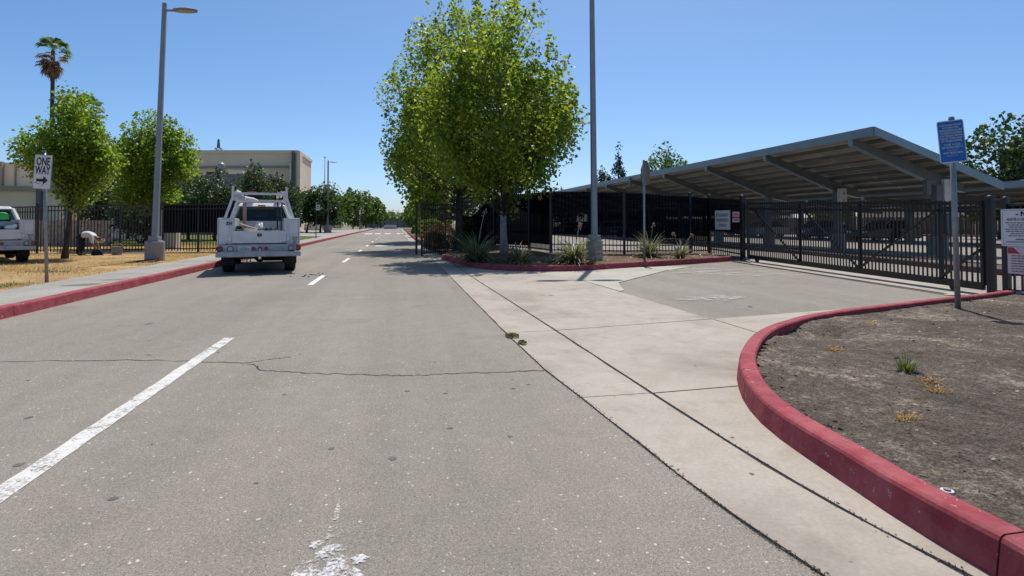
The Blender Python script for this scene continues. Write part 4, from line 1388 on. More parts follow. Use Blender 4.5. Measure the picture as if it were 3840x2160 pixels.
# sliding gate
sg = thing('sliding_gate', 'long black sliding gate of pickets with diagonal braces', 'gate')
GA, GB = Vector((11.45, 17.05, 0)), Vector((10.05, 8.15, 0))
gz = lambda s: 1.96 + (1.64 - 1.96) * s
n = 78
grz = math.atan2((GB - GA).y, (GB - GA).x)
for i in range(1, n):
    s = i / n
    p = GA.lerp(GB, s)
    put('picket', PICK, sg, (p.x, p.y, 0.16), grz, (0.92, 0.92, gz(s) - 0.16))
for nm, f, ht in (('bottom_beam', 0.0, 0.13), ('rail', 0.885, 0.05), ('rail', 0.975, 0.05)):
    mb = MB(); z = lambda s: 0.14 if f == 0 else gz(s) * f
    mb.bar((GA.x, GA.y, z(0)), (GB.x, GB.y, z(1)), 0.07, ht); mb.build(nm, 'black_steel', sg)
off = Vector((-(GB - GA).y, (GB - GA).x, 0)).normalized() * 0.045
st_ = [0.0, 0.353, 0.636, 0.898, 1.0]
for s in st_:
    p = GA.lerp(GB, s); mb = MB(); mb.box((0, 0, gz(s) / 2 + 0.08), (0.062, 0.062, gz(s) - 0.16)); mb.build('stile', 'black_steel', sg, loc=(p.x, p.y, 0), rz=grz)
for sa, za, sb, zb_ in ((0.06, 1.70, 0.353, 0.2), (0.375, 1.64, 0.636, 0.2), (0.636, 0.2, 0.898, 1.5), (0.898, 0.2, 1.0, 0.78)):
    a_, b_ = GA.lerp(GB, sa) - off, GA.lerp(GB, sb) - off
    mb = MB(); mb.bar((a_.x, a_.y, za), (b_.x, b_.y, zb_), 0.035, 0.045); mb.build('brace', 'black_steel', sg)
for s in (0.07, 0.93):
    p = GA.lerp(GB, s)
    d_ = off.normalized()
    mb = MB(); mb.tube([p - d_ * 0.04 + Vector((0, 0, 0.075)), p + d_ * 0.04 + Vector((0, 0, 0.075))], 0.072, 14); mb.build('wheel', 'dark_steel', sg)

# open swing gate at the road edge
sw_ = thing('swing_gate', 'open black swing gate with yellow reflectors at the road edge', 'gate')
SA, SB = (0.93, 22.3, 0.0, 2.0), (2.72, 24.6, 0.0, 2.05)
fence_run(sw_, SA, SB, 0.15, posts=(False, False), rails=(0.05, 0.90, 0.985), z0=0.1)
for nm, (x, y) in (('a', (0.93, 22.3)), ('b', (0.74, 22.9))):
    post_obj(sw_, x, y, 0.0, 2.06, 0.085)
post_obj(sw_, 2.72, 24.6, 0.0, 2.32, 0.11)
mb = MB(); mb.bar((1.95, 23.6, 0.1), (1.95, 23.6, 2.0), 0.05, 0.05); mb.build('stile', 'black_steel', sw_)
for k in range(4):
    mb = MB(); mb.box((0.93, 22.25, 0.80 + k * 0.175), (0.10, 0.012, 0.10)); mb.build('reflector', 'reflector', sw_)


# ------------------------------------------------------------------ light poles
def light_pole(label, loc, h, ped=0.55, wd=0.155, heads=((1, 0),), lean=(0, 0), square=True, ped_r=0.24, detail=True):
    t = thing('light_pole', label, 'light pole', loc, 0, 'street light poles')
    if ped:
        mb = MB(); mb.tube([(0, 0, -0.1), (0, 0, ped)], ped_r, 20); mb.build('pedestal', 'pedestal', t, smooth=False, bevel=0.015)
        mb = MB(); mb.box((0, 0, ped + 0.02), (ped_r * 1.3, ped_r * 1.3, 0.04)); mb.box((0, 0, ped + 0.09), (wd * 1.75, wd * 1.75, 0.12)); mb.build('base_cover', 'pole_grey', t, bevel=0.01)
    z0 = ped + 0.04 if ped else 0.0
    mb = MB()
    a, c_ = wd / 2, wd / 2 * 0.72
    mb.hexa([(-a, -a, z0), (a, -a, z0), (a, a, z0), (-a, a, z0), (lean[0] - c_, lean[1] - c_, h), (lean[0] + c_, lean[1] - c_, h), (lean[0] + c_, lean[1] + c_, h), (lean[0] - c_, lean[1] + c_, h)])
    mb.build('shaft', 'pole_grey', t, bevel=0.018)
    for dx, dy in heads:
        d = Vector((dx, dy, 0)).normalized(); x = Vector((-d.y, d.x, 0))
        z = h - 0.22
        b0 = Vector((lean[0], lean[1], z))
        mb = MB(); mb.bar(b0 + d * 0.05, b0 + d * 0.30, 0.05, 0.05); arm = mb.build('lamp_arm', 'pole_grey', t)
        mb = MB()
        top, bot = [], []
        for k in range(20):
            an = 2 * PI * k / 20
            ex, ey = 0.36 * math.cos(an), 0.17 * math.sin(an)
            p = b0 + d * (0.60 + ex) + x * ey
            bot.append((p.x, p.y, z - 0.02)); top.append((p.x * 0.35 + (b0 + d * .6).x * 0.65, p.y * 0.35 + (b0 + d * .6).y * 0.65, z + 0.10))
        rim = [(p[0], p[1], z + 0.03) for p in bot]
        n_ = 20
        mb.add(bot + rim + top, [tuple(range(n_))[::-1]] + [(i, (i + 1) % n_, n_ + (i + 1) % n_, n_ + i) for i in range(n_)] + [(n_ + i, n_ + (i + 1) % n_, 2 * n_ + (i + 1) % n_, 2 * n_ + i) for i in range(n_)] + [tuple(range(2 * n_, 3 * n_))])
        head = mb.build('lamp_head', 'pole_grey', t, smooth=False)
        mb = MB()
        lens_ = []
        for k in range(20):
            an = 2 * PI * k / 20
            p = b0 + d * (0.60 + 0.30 * math.cos(an)) + x * 0.135 * math.sin(an)
            lens_.append((p.x, p.y, z - 0.024))
        mb.add(lens_, [tuple(range(20))[::-1]]); mb.build('lens', 'lamp_glass', head)
    return t


light_pole('tall square grey light pole on a concrete base on the dry verge', (-7.03, 18.6, 0.12), 7.72, 0.58, heads=((1, -0.15),), lean=(0.16, 0), ped_r=0.26)
light_pole('grey square light pole on a concrete base in the planted island', (5.72, 16.05, 0.12), 9.1, 0.62, heads=((1, -0.1), (-1, 0.1)), lean=(-0.06, 0), ped_r=0.245, wd=0.165)
light_pole('dark light pole with concrete base on the plaza among small trees', (-8.0, 69.5, 0.14), 8.5, 0.9, wd=0.2, ped_r=0.42)
light_pole('slim pale light pole in front of the far plaza trees', (-7.35, 120, 0.14), 7.9, 0.8, wd=0.2, ped_r=0.4)
light_pole('small faint light pole farthest along the plaza trees', (-5.9, 150, 0.14), 6.4, 0.8, wd=0.2, ped_r=0.4)
fp = thing('flagpole', 'thin bare flagpole left of the far dark light pole', 'flagpole', (-11.2, 93, 0.14))
mb = MB(); mb.tube([(0, 0, 0), (0, 0, 11.4)], [0.09, 0.05], 10); mb.build('pole', 'pole_grey', fp, smooth=True)
mb = MB(); mb.ball((0, 0, 11.5), 0.13, 10, 6); mb.build('finial', 'galv', fp, smooth=True)
mb = MB(); mb.tube([(0, 0, 0), (0, 0, 0.5)], [0.3, 0.2], 12); mb.build('collar', 'pedestal', fp)


# ------------------------------------------------------------------ signs
def sign_post(root, h, r=0.03, mat='galv', lean=(0, 0)):
    mb = MB(); mb.tube([(0, 0, -0.05), (lean[0] * .5, lean[1] * .5, h * .5), (lean[0], lean[1], h)], r, 10)
    o = mb.build('post', mat, root, smooth=True)
    mb = MB(); mb.tube([(lean[0], lean[1], h), (lean[0], lean[1], h + 0.03)], [r * 1.15, r * 0.9], 10); mb.build('cap', 'galv', o)
    return o


def sign_face(root, wd, ht, z, mat, border, r=0.03, y=-0.045, roll=0.0, x=0.0, name='sign_panel', rim=0.012, yaw=0.0):
    mb = MB(); mb.plate(round_rect(wd, ht, r), -0.002, 0.002)
    o = mb.build(name, border, root, loc=(x, y, z)); o.rotation_euler = (0, roll, yaw)
    mb = MB(); mb.plate(round_rect(wd - rim * 2, ht - rim * 2, max(r - rim, 0.004)), -0.0045, -0.0025)
    mb.build('sign_sheet', mat, o)
    return o


t = thing('one_way_sign', 'white one way arrow sign on a leaning galvanized post by the sidewalk', 'sign', (-6.46, 12.25, 0.12), R(-12))
sign_post(t, 2.47, 0.03, 'galv', (-0.10, 0))
f_ = sign_face(t, 0.40, 0.655, 2.09, 'sign_white', 'sign_back', 0.03, -0.04, R(3.5), -0.09, rim=0.014)
f_.scale = (0.86, 1, 1)
text('ONE', 0.215, (0.0, -0.007, 0.19), 'sign_ink', f_, 0.68, 0.004)
text('WAY', 0.215, (0.0, -0.007, 0.025), 'sign_ink', f_, 0.66, 0.004)
mb = MB(); mb.plate([(-0.125, -0.185), (-0.125, -0.13), (0.03, -0.13), (0.03, -0.075), (0.13, -0.157), (0.03, -0.24), (0.03, -0.185)], -0.007, -0.005); mb.build('arrow', 'sign_ink', f_)
mb = MB(); mb.plate([(-0.16, -0.205), (-0.155, -0.195), (-0.05, -0.225), (-0.055, -0.24)], -0.007, -0.005); mb.build('scratch_mark', 'ink_grey', f_)
mb = MB(); mb.plate([(0.0, -0.255), (0.01, -0.24), (0.025, -0.245), (0.015, -0.27)], -0.007, -0.005); mb.build('scratch_mark', 'ink_grey', f_)

t = thing('towing_sign', 'blue disabled parking towing sign on a galvanized post in the dirt island', 'sign', (7.41, 6.36, 0.08), R(-40))
sign_post(t, 2.58, 0.034, 'galv', (-0.03, 0))
f_ = sign_face(t, 0.385, 0.575, 2.27, 'sign_blue', 'sign_white', 0.03, -0.05, R(-4), -0.04, rim=0.013)
f_.scale = (0.76, 1, 1)
for i, (ln_, zz, m_) in enumerate([('UNAUTHORIZED VEHICLES', 0.222, 'ink_pale'), ('NOT DISPLAYING', 0.186, 'ink_pale'), ('DISTINGUISHING PLACARDS', 0.150, 'ink_pale'), ('OR LICENSE PLATES ISSUED', 0.114, 'ink_pale'), ('FOR DISABLED PERSONS', 0.078, 'ink_pale'), ('WILL BE TOWED AWAY', 0.042, 'ink_pale'), ("AT OWNER'S EXPENSE.", 0.006, 'ink_pale'), ('TOWED VEHICLES', -0.044, 'ink_pale'), ('MAY BE RECLAIMED AT', -0.080, 'ink_pale'), ('OR BY TELEPHONING', -0.156, 'ink_pale')]):
    text(ln_, 0.034, (0, -0.007, zz), m_, f_, 0.74 if len(ln_) > 20 else 0.85, 0.0012)
for zz, wd_ in ((-0.118, 0.15), (-0.192, 0.17)):
    mb = MB()
    for k in range(7):
        mb.plate([(x_ + k * wd_ / 7 - wd_ / 2, z_ + zz) for x_, z_ in ((0, -0.009), (wd_ / 10, -0.009), (wd_ / 10, 0.009), (0, 0.009))], -0.0066, -0.005)
    mb.build('worn_lettering', 'steel_blue', f_)
mb = MB(); mb.box((0, -0.006, 0.262), (0.012, 0.004, 0.012)); mb.build('bolt', 'galv', f_)
mb = MB(); mb.box((0, -0.006, -0.262), (0.012, 0.004, 0.012)); mb.build('bolt', 'galv', f_)

t = thing('stop_sign', 'stop sign seen from behind on a tall grey post in the planted island', 'sign', (7.39, 16.25, 0.12), R(87))
sign_post(t, 3.03, 0.035, 'sign_back')
o8 = [(0.405 * math.cos(R(22.5 + 45 * k)), 0.405 * math.sin(R(22.5 + 45 * k))) for k in range(8)]
mb = MB(); mb.plate(o8, -0.002, 0.002); f_ = mb.build('sign_panel', 'sign_back', t, loc=(0, -0.045, 2.66))
mb = MB(); mb.plate([(a * .97, c * .97) for a, c in o8], -0.005, -0.003); mb.build('sign_sheet', 'red_paint', f_)
text('STOP', 0.3, (0, -0.007, 0), 'sign_white', f_, 0.75, 0.004)
mb = MB(); mb.box((0, 0.0, 2.66), (0.05, 0.06, 0.78)); mb.build('bracket', 'galv', t)

t = thing('crossing_sign', 'small orange diamond pedestrian sign beside the clipped hedge', 'sign', (1.72, 43.5, 0.1), R(-3))
sign_post(t, 2.5, 0.03, 'galv')
dm = [(0, -0.40), (0.40, 0), (0, 0.40), (-0.40, 0)]
mb = MB(); mb.plate(dm, -0.002, 0.002); f_ = mb.build('sign_panel', 'sign_back', t, loc=(0, -0.045, 2.0))
mb = MB(); mb.plate([(a * .97, c * .97) for a, c in dm], -0.006, -0.004); mb.build('sign_sheet', 'sign_orange', f_)
mb = MB()
mb.plate([(0.03 + 0.035 * math.cos(k * PI / 4), 0.19 + 0.035 * math.sin(k * PI / 4)) for k in range(8)], -0.008, -0.0065)
mb.plate([(-0.03, -0.02), (0.05, -0.02), (0.06, 0.13), (0.0, 0.14)], -0.008, -0.0065)
mb.plate([(0.0, -0.025), (0.05, -0.025), (0.12, -0.2), (0.08, -0.21)], -0.008, -0.0065)
mb.plate([(-0.03, -0.025), (0.01, -0.025), (-0.09, -0.2), (-0.13, -0.2)], -0.008, -0.0065)
mb.plate([(0.05, 0.12), (0.06, 0.08), (0.13, 0.0), (0.14, 0.03)], -0.008, -0.0065)
mb.plate([(0.0, 0.13), (-0.11, 0.04), (-0.1, 0.01), (0.0, 0.08)], -0.008, -0.0065)
mb.build('walking_figure', 'sign_ink', f_)

t = thing('parking_sign', 'small white sign on a thin post beside the sidewalk past the truck', 'sign', (-5.75, 43, 0.14), R(14))
sign_post(t, 2.5, 0.035, 'dark_steel')
f_ = sign_face(t, 0.30, 0.42, 2.25, 'sign_white', 'sign_back', 0.03, -0.05, x=0.12)
mb = MB(); mb.box((0, -0.007, 0.08), (0.18, 0.003, 0.05)); mb.box((0, -0.007, -0.04), (0.18, 0.003, 0.05)); mb.build('blurred_print', 'ink_grey', f_)
t = thing('roadside_sign', 'tiny pale sign on a post before the far plaza trees', 'sign', (-5.7, 91, 0.14))
sign_post(t, 3.3, 0.05, 'pole_grey'); sign_face(t, 0.28, 0.7, 2.8, 'sign_white', 'sign_back', 0.03, -0.06)

# signs fixed to the fences
d_ = Vector((11.32 - 11.2, 17.15 - 19.0))
rz_ = math.atan2(d_.y, d_.x)
t = thing('student_parking_sign', 'tall white student parking only sign on the short fence panel', 'sign', (11.20, 18.15, 1.36), R(-80))
f_ = sign_face(t, 0.75, 0.68, 0.0, 'sign_paper', 'sign_white', 0.01, 0, name='sign_panel', yaw=R(0))
text('STUDENT', 0.15, (0, -0.008, 0.17), 'ink_grey', f_, 0.95, 0.004); text('PARKING', 0.15, (0, -0.008, -0.01), 'ink_grey', f_, 0.95, 0.004); text('ONLY', 0.15, (0, -0.008, -0.19), 'ink_grey', f_, 0.95, 0.004)
mb = MB(); mb.box((0, -0.0055, 0.33), (0.70, 0.002, 0.004)); mb.box((0, -0.0055, -0.33), (0.70, 0.002, 0.004)); mb.build('border_line', 'ink_grey', f_)
t = thing('pink_notice', 'small pink and white notice beside the student parking sign', 'sign', (11.26, 17.42, 1.46), R(-80))
f_ = sign_face(t, 0.34, 0.36, 0.0, 'sign_pink', 'sign_pink', 0.005, 0)
mb = MB(); mb.box((0, -0.007, -0.02), (0.33, 0.003, 0.045)); mb.build('red_band', 'ink_red', f_)
mb = MB()
for z_ in (0.06, 0.085, 0.11, -0.09, -0.11): mb.box((0, -0.007, z_), (0.2, 0.003, 0.012))
mb.build('print_lines', 'ink_red', f_)

t = thing('notice_sign', 'white register at office notice sign with black heading by the gate post', 'sign', (10.05, 7.30, 1.17), R(-86))
f_ = sign_face(t, 1.02, 0.62, 0.0, 'sign_white', 'sign_white', 0.02, 0)
mb = MB()
for a_, c_ in ((0.0, 0.285), (0.0, -0.285)): mb.box((a_, -0.0052, c_), (0.96, 0.002, 0.005))
for a_, c_ in ((-0.48, 0), (0.48, 0)): mb.box((a_, -0.0052, c_), (0.005, 0.002, 0.57))
mb.build('border_line', 'ink_grey', f_)
text('- NOTICE -', 0.105, (0, -0.007, 0.225), 'sign_ink', f_, 1.1, 0.004)
text('REGISTER AT OFFICE', 0.055, (-0.26, -0.007, 0.135), 'ink_grey', f_, 0.62, 0.001)
text('TRESPASSING LOITERING', 0.05, (0.24, -0.007, 0.135), 'ink_grey', f_, 0.62, 0.001)
for cx_ in (-0.26, 0.24):
    mb = MB(); r2 = random.Random(int(cx_ * 100))
    for k, wd_ in enumerate((0.36, 0.28, 0.25, 0.37, 0.35, 0.2, 0.27)):
        x_ = -wd_ / 2
        while x_ < wd_ / 2:
            l_ = r2.uniform(0.03, 0.07); mb.box((cx_ + x_ + l_ / 2, -0.0065, 0.08 - k * 0.036), (l_, 0.003, 0.017)); x_ += l_ + 0.012
    mb.build('print_lines', 'ink_grey', f_)
mb = MB(); mb.box((0.02, -0.0065, -0.195), (0.62, 0.003, 0.022)); mb.box((0, -0.0065, -0.228), (0.85, 0.003, 0.008)); mb.box((0, -0.0065, -0.246), (0.9, 0.003, 0.008)); mb.build('print_lines', 'ink_grey', f_)
t = thing('pink_rules_sign', 'pinkish rules sign with red heading below the notice sign', 'sign', (10.06, 7.34, 0.63), R(-86))
f_ = sign_face(t, 0.78, 0.45, 0.0, 'sign_pink', 'sign_pink', 0.008, 0)
mb = MB(); mb.plate([(-0.38, 0.11), (-0.38, 0.21), (-0.30, 0.21), (-0.2, 0.11)], -0.007, -0.005); mb.box((0.05, -0.006, 0.16), (0.3, 0.003, 0.1)); mb.build('red_heading', 'ink_red', f_)
mb = MB(); r2 = random.Random(9)
for k in range(7):
    x_ = -0.33
    while x_ < 0.33:
        l_ = r2.uniform(0.04, 0.1); mb.box((x_ + l_ / 2, -0.0065, 0.075 - k * 0.043), (l_, 0.003, 0.018)); x_ += l_ + 0.014
mb.build('print_lines', 'ink_grey', f_)


# ------------------------------------------------------------------ solar carport
def carport(label, X, y0, y1, W, zh, zl, ybeams, xc, detail=True, rows=8, plen=2.12):
    t = thing('solar_carport', label, 'carport')
    ang = math.atan2(zh - zl, W)
    sl = math.hypot(W, zh - zl)
    P = lambda u, d=0.0: (X + u / sl * W + d * math.sin(ang), zh - u / sl * (zh - zl) + d * math.cos(ang))   # along slope, d above
    # fascia along the high edge and the ends
    mb = MB(); mb.hexa([(X - 0.06, y0, zh - 0.30), (X, y0, zh - 0.30), (X, y1, zh - 0.30), (X - 0.06, y1, zh - 0.30), (X - 0.06, y0, zh + 0.03), (X, y0, zh + 0.03), (X, y1, zh + 0.03), (X - 0.06, y1, zh + 0.03)])
    mb.build('fascia', 'steel_blue', t)
    for yy in (y0, y1):
        for k in range(3):
            a, b_ = P(sl * k / 3 + (0.003 if k else 0)), P(sl * (k + 1) / 3)
            mb = MB(); mb.hexa([(a[0], yy - 0.06, a[1] - 0.27), (b_[0], yy - 0.06, b_[1] - 0.27), (b_[0], yy, b_[1] - 0.27), (a[0], yy, a[1] - 0.27), (a[0], yy - 0.06, a[1] + 0.03), (b_[0], yy - 0.06, b_[1] + 0.03), (b_[0], yy, b_[1] + 0.03), (a[0], yy, a[1] + 0.03)])
            mb.build('end_fascia', 'steel_blue', t)
    a = P(sl)
    mb = MB(); mb.box((a[0], (y0 + y1) / 2, a[1] - 0.12), (0.05, y1 - y0, 0.24)); mb.build('low_fascia', 'steel_blue', t)
    # purlins
    for k in range(rows + 1):
        a = P(0.12 + (sl - 0.24) * k / rows, -0.06)
        mb = MB(); mb.box((a[0], (y0 + y1) / 2, a[1] - 0.05), (0.07, y1 - y0 - 0.1, 0.16)); mb.build('purlin', 'steel_grey', t)
    for u_ in (0.33, 0.62):
        a = P(sl * u_, -0.22)
        mb = MB(); mb.tube([(a[0], y0 + 0.3, a[1]), (a[0], y1 - 0.3, a[1])], 0.03, 6); mb.build('conduit', 'galv', t)
    # panels (each one a module)
    rl = (sl - 0.2) / rows
    mb = MB(); mb.box((0, 0, 0), (rl - 0.02, plen - 0.05, 0.035)); me = mb.mesh('solar_panel')
    me.materials.append(MATS['panel_under']); me.materials.append(MATS['panel_glass'])
    for p in me.polygons:
        p.material_index = 1 if p.normal.z > 0.5 else 0
    ny = int((y1 - y0 - 0.1) / plen)
    py = (y1 - y0 - 0.1) / ny
    for i in range(ny):
        for k in range(rows):
            a = P(0.1 + rl * (k + 0.5), 0.0)
            o = put('solar_panel', me, t, (a[0], y0 + 0.05 + py * (i + 0.5), a[1]), 0, (1, py / plen, 1))
            o.rotation_euler = (0, ang, 0)
    # beams and columns
    for j, yb in enumerate(ybeams):
        a, m, e = P(-0.0), P((xc - X) / W * sl), P(sl * 0.9)
        mb = MB()
        d0, d1, d2 = 0.32, 0.5, 0.30
        o0 = 0.20
        mb.side([], 0, 0) if False else None
        A0, M0, E0 = (a[0] - 0.02, a[1] - o0), (m[0], m[1] - o0), (e[0], e[1] - o0)
        vs = []
        for yy in (yb - 0.055, yb + 0.055):
            vs += [(A0[0], yy, A0[1]), (M0[0], yy, M0[1]), (E0[0], yy, E0[1]), (E0[0], yy, E0[1] - d2), (M0[0], yy, M0[1] - d1), (A0[0], yy, A0[1] - d0)]
        mb.add(vs, [(0, 1, 4, 5), (1, 2, 3, 4), (6, 11, 10, 7), (7, 10, 9, 8), (5, 4, 10, 11), (4, 3, 9, 10), (0, 5, 11, 6), (2, 8, 9, 3), (0, 6, 7, 1), (1, 7, 8, 2)])
        bo = mb.build('beam', 'steel_grey', t)
        mb = MB()
        vs = []
        for yy in (yb - 0.11, yb + 0.11):
            vs += [(A0[0] - .003, yy, A0[1] - d0 + .002), (M0[0], yy, M0[1] - d1 + .002), (E0[0] + .003, yy, E0[1] - d2 + .002), (E0[0] + .003, yy, E0[1] - d2 - 0.018), (M0[0], yy, M0[1] - d1 - 0.018), (A0[0] - .003, yy, A0[1] - d0 - 0.018)]
        mb.add(vs, [(0, 1, 4, 5), (1, 2, 3, 4), (6, 11, 10, 7), (7, 10, 9, 8), (5, 4, 10, 11), (4, 3, 9, 10), (0, 5, 11, 6), (2, 8, 9, 3), (0, 6, 7, 1), (1, 7, 8, 2)])
        mb.build('flange', 'steel_blue', bo)
        mb = MB(); mb.box((A0[0] - 0.005, yb, A0[1] - d0 / 2 + 0.10), (0.02, 0.22, d0 + 0.2)); mb.build('end_plate', 'steel_blue', bo)
        mb = MB(); mb.box((xc, yb, (M0[1] - d1) / 2), (0.28, 0.28, M0[1] - d1 + 0.1)); c_ = mb.build('column', 'steel_grey', t)
        mb = MB(); mb.tube([(xc, yb, -0.02), (xc, yb, 0.75)], 0.32, 16); mb.build('column_base', 'pedestal', c_)
        if detail and j == 0:
            mb = MB(); mb.box((xc + 0.34, yb - 0.08, 2.52), (0.36, 0.24, 0.95)); mb.build('inverter_box', 'white_dull', c_, bevel=0.02)
            mb = MB(); mb.box((xc - 0.5, yb - 0.05, 2.65), (0.2, 0.2, 0.62)); mb.build('inverter_box', 'steel_grey', c_, bevel=0.02)
            mb = MB(); mb.box((xc + 0.42, yb - 0.08, 1.25), (0.30, 0.2, 0.8)); mb.build('switch_box', 'steel_grey', c_, bevel=0.02)
            mb = MB(); mb.tube([(xc + 0.42, yb - 0.08, 0.0), (xc + 0.36, yb - 0.08, 0.4), (xc + 0.42, yb - 0.08, 0.86)], 0.05, 8); mb.build('conduit', 'steel_grey', c_)
        if detail and j == 1:
            mb = MB(); mb.box((xc + 0.08, yb - 0.22, 2.55), (0.42, 0.16, 0.75)); bx = mb.build('inverter_box', 'white_dull', c_, bevel=0.02)
            mb = MB(); mb.box((xc + 0.12, yb - 0.305, 2.68), (0.05, 0.01, 0.1)); mb.box((xc + 0.12, yb - 0.305, 2.36), (0.04, 0.01, 0.14)); mb.build('warning_label', 'ink_red', bx)
        if detail and j in (4, 8):
            mb = MB(); mb.box((X - 0.12, yb, zh - 0.45), (0.12, 0.25, 0.7)); mb.build('meter_box', 'steel_grey', c_)
    return t


carport('long solar carport canopy sloping down behind the sliding gate', 17.0, 17.66, 92.0, 5.75, 4.74, 2.80, [18.72 + 5.2 * k for k in range(14)], 20.9)
carport('second lower solar carport row seen beneath and beyond the long canopy', 30.0, 14.0, 92.0, 7.2, 3.32, 2.38, [16.5 + 5.2 * k for k in range(15)], 33.6, detail=False, rows=4, plen=3.0)


# ------------------------------------------------------------------ utility trucks
def wheel(root, x, y, r=0.385, wd=0.27, dual=False):
    mb = MB()
    prof = [(-wd / 2, r * 0.62), (-wd / 2, r * 0.92), (-wd / 2 + 0.03, r), (wd / 2 - 0.03, r), (wd / 2, r * 0.92), (wd / 2, r * 0.62)]
    n, k = 28, len(prof)
    vs, fs = [], []
    for i in range(n):
        a = 2 * PI * i / n
        for px, pr in prof: vs.append((px, pr * math.cos(a), pr * math.sin(a)))
    for i in range(n):
        for j in range(k - 1): fs.append((i * k + j, i * k + j + 1, ((i + 1) % n) * k + j + 1, ((i + 1) % n) * k + j))
    mb.add(vs, fs)
    t = mb.build('wheel', 'rubber', root, smooth=False, loc=(x, y, r))
    mb = MB(); mb.tube([(-wd * 0.36, 0, 0), (wd * 0.36, 0, 0)], r * 0.64, 20); mb.tube([(-wd * 0.45, 0, 0), (wd * 0.45, 0, 0)], r * 0.22, 12); mb.build('rim', 'bumper_grey', t)
    return t


def truck(label, loc, rz, load, number=None, sc=1.0, rack=True):
    t = thing('utility_truck', label, 'truck', loc, rz, 'white utility trucks')
    t.scale = (sc, sc, sc)
    for s in (-1, 1):
        mb = MB(); mb.box((s * 0.745, 1.28, 0.97), (0.37, 2.36, 0.80)); c = mb.build('tool_cabinet', 'white_paint', t, bevel=0.018)
        mb = MB()
        for y0, y1, z0, z1 in ((0.2, 0.62, 0.72, 1.32), (0.66, 1.4, 1.02, 1.32), (1.44, 2.4, 0.62, 1.32)):
            mb.box((s * 0.933, (y0 + y1) / 2, (z0 + z1) / 2), (0.012, y1 - y0, z1 - z0))
        mb.build('cabinet_door', 'white_paint', c, bevel=0.005)
        mb = MB()
        for za, zb2, xa, xb2 in ((1.345, 1.352, 0.58, 0.91), (0.60, 0.607, 0.58, 0.91)): mb.box((s * (xa + xb2) / 2, 0.097, (za + zb2) / 2), (xb2 - xa, 0.006, zb2 - za))
        mb.box((s * 0.905, 0.097, 0.975), (0.007, 0.006, 0.75)); mb.build('panel_seam', 'steel_grey', c)
        mb = MB(); mb.box((s * 0.66, 0.09, 0.86), (0.035, 0.02, 0.07)); mb.build('door_latch', 'chrome', c)
        mb = MB(); mb.box((s * 0.60, 0.095, 0.97), (0.008, 0.006, 0.78)); mb.build('door_seam', 'steel_grey', c)
        mb = MB(); mb.box((s * 0.64, 0.115, 0.98), (0.10, 0.05, 0.78)); mb.build('cabinet_edge', 'white_dull', c)
    # bed floor, headboard, tailgate
    mb = MB(); mb.box((0, 1.28, 0.72), (1.14, 2.34, 0.05)); mb.build('bed_floor', 'steel_grey', t)
    mb = MB(); mb.box((0, 2.44, 1.0), (1.14, 0.04, 0.62)); mb.build('headboard', 'white_dull', t)
    mb = MB(); mb.box((0, 0.09, 0.905), (1.235, 0.055, 0.31)); tg = mb.build('tailgate', 'white_paint', t, bevel=0.014)
    mb = MB(); mb.box((0, 0.058, 0.955), (0.10, 0.015, 0.075)); mb.build('latch', 'dark_steel', tg)
    mb = MB(); mb.box((0.0, 0.05, 0.955), (0.03, 0.02, 0.03)); mb.build('latch_handle', 'galv', tg)
    mb = MB(); mb.box((0, 0.075, 0.742), (1.24, 0.05, 0.018)); mb.build('hinge', 'dark_steel', tg)
    mb = MB(); mb.box((0.56, 0.055, 0.775), (0.10, 0.008, 0.02)); mb.build('badge', 'galv', tg)
    mb = MB(); mb.box((0, 0.07, 0.645), (1.86, 0.10, 0.17)); lp = mb.build('light_panel', 'bumper_grey', t, bevel=0.01)
    for x, r_, m in ((-0.87, 0.062, 'red_lens'), (-0.64, 0.062, 'clear_lens'), (-0.13, 0.04, 'red_lens'), (0.015, 0.04, 'red_lens'), (0.155, 0.04, 'red_lens'), (0.73, 0.062, 'clear_lens'), (0.885, 0.066, 'red_lens')):
        mb = MB(); mb.tube([(x, 0.03, 0.625), (x, 0.012, 0.625)], r_ * 1.12, 18); bz = mb.build('lamp_bezel', 'rubber', t)
        mb = MB(); mb.tube([(x, 0.012, 0.625), (x, 0.0, 0.625)], [r_ * 0.9, r_ * 0.8], 18); mb.build('lens', m, bz)
    mb = MB(); mb.box((-0.72, 0.015, 0.735), (0.07, 0.01, 0.04)); mb.build('reflector', 'red_lens', t)
    mb = MB(); mb.box((-0.335, 0.012, 0.625), (0.28, 0.008, 0.125)); pt = mb.build('licence_plate', 'white_dull', t, bevel=0.004)
    text('1557614' if number else '1482907', 0.10, (-0.335, 0.006, 0.618), 'ink_grey', pt, 0.62, 0.001, name='plate_number') if number else None
    mb = MB(); mb.box((0, -0.02, 0.49), (1.90, 0.20, 0.125)); bp = mb.build('bumper', 'bumper_grey', t, bevel=0.015)
    mb = MB(); mb.box((-0.1, -0.03, 0.556), (1.5, 0.15, 0.008)); mb.build('step_pad', 'white_dull', bp)
    mb = MB(); mb.tube([(0.015, -0.07, 0.55), (0.015, -0.07, 0.58)], 0.016, 8); mb.ball((0.015, -0.07, 0.6), 0.027, 10, 6); mb.box((0.015, -0.05, 0.40), (0.06, 0.2, 0.05)); mb.ball((0.015, -0.12, 0.44), 0.027, 10, 6); mb.build('hitch', 'chrome', bp)
    mb = MB(); mb.box((-0.28, 0.2, 0.36), (0.03, 0.08, 0.15)); mb.box((-0.2, 0.2, 0.36), (0.03, 0.08, 0.15)); mb.box((-0.305, 0.16, 0.29), (0.06, 0.03, 0.03)); mb.box((-0.195, 0.16, 0.29), (0.07, 0.03, 0.03)); mb.build('tow_bracket', 'galv', t)
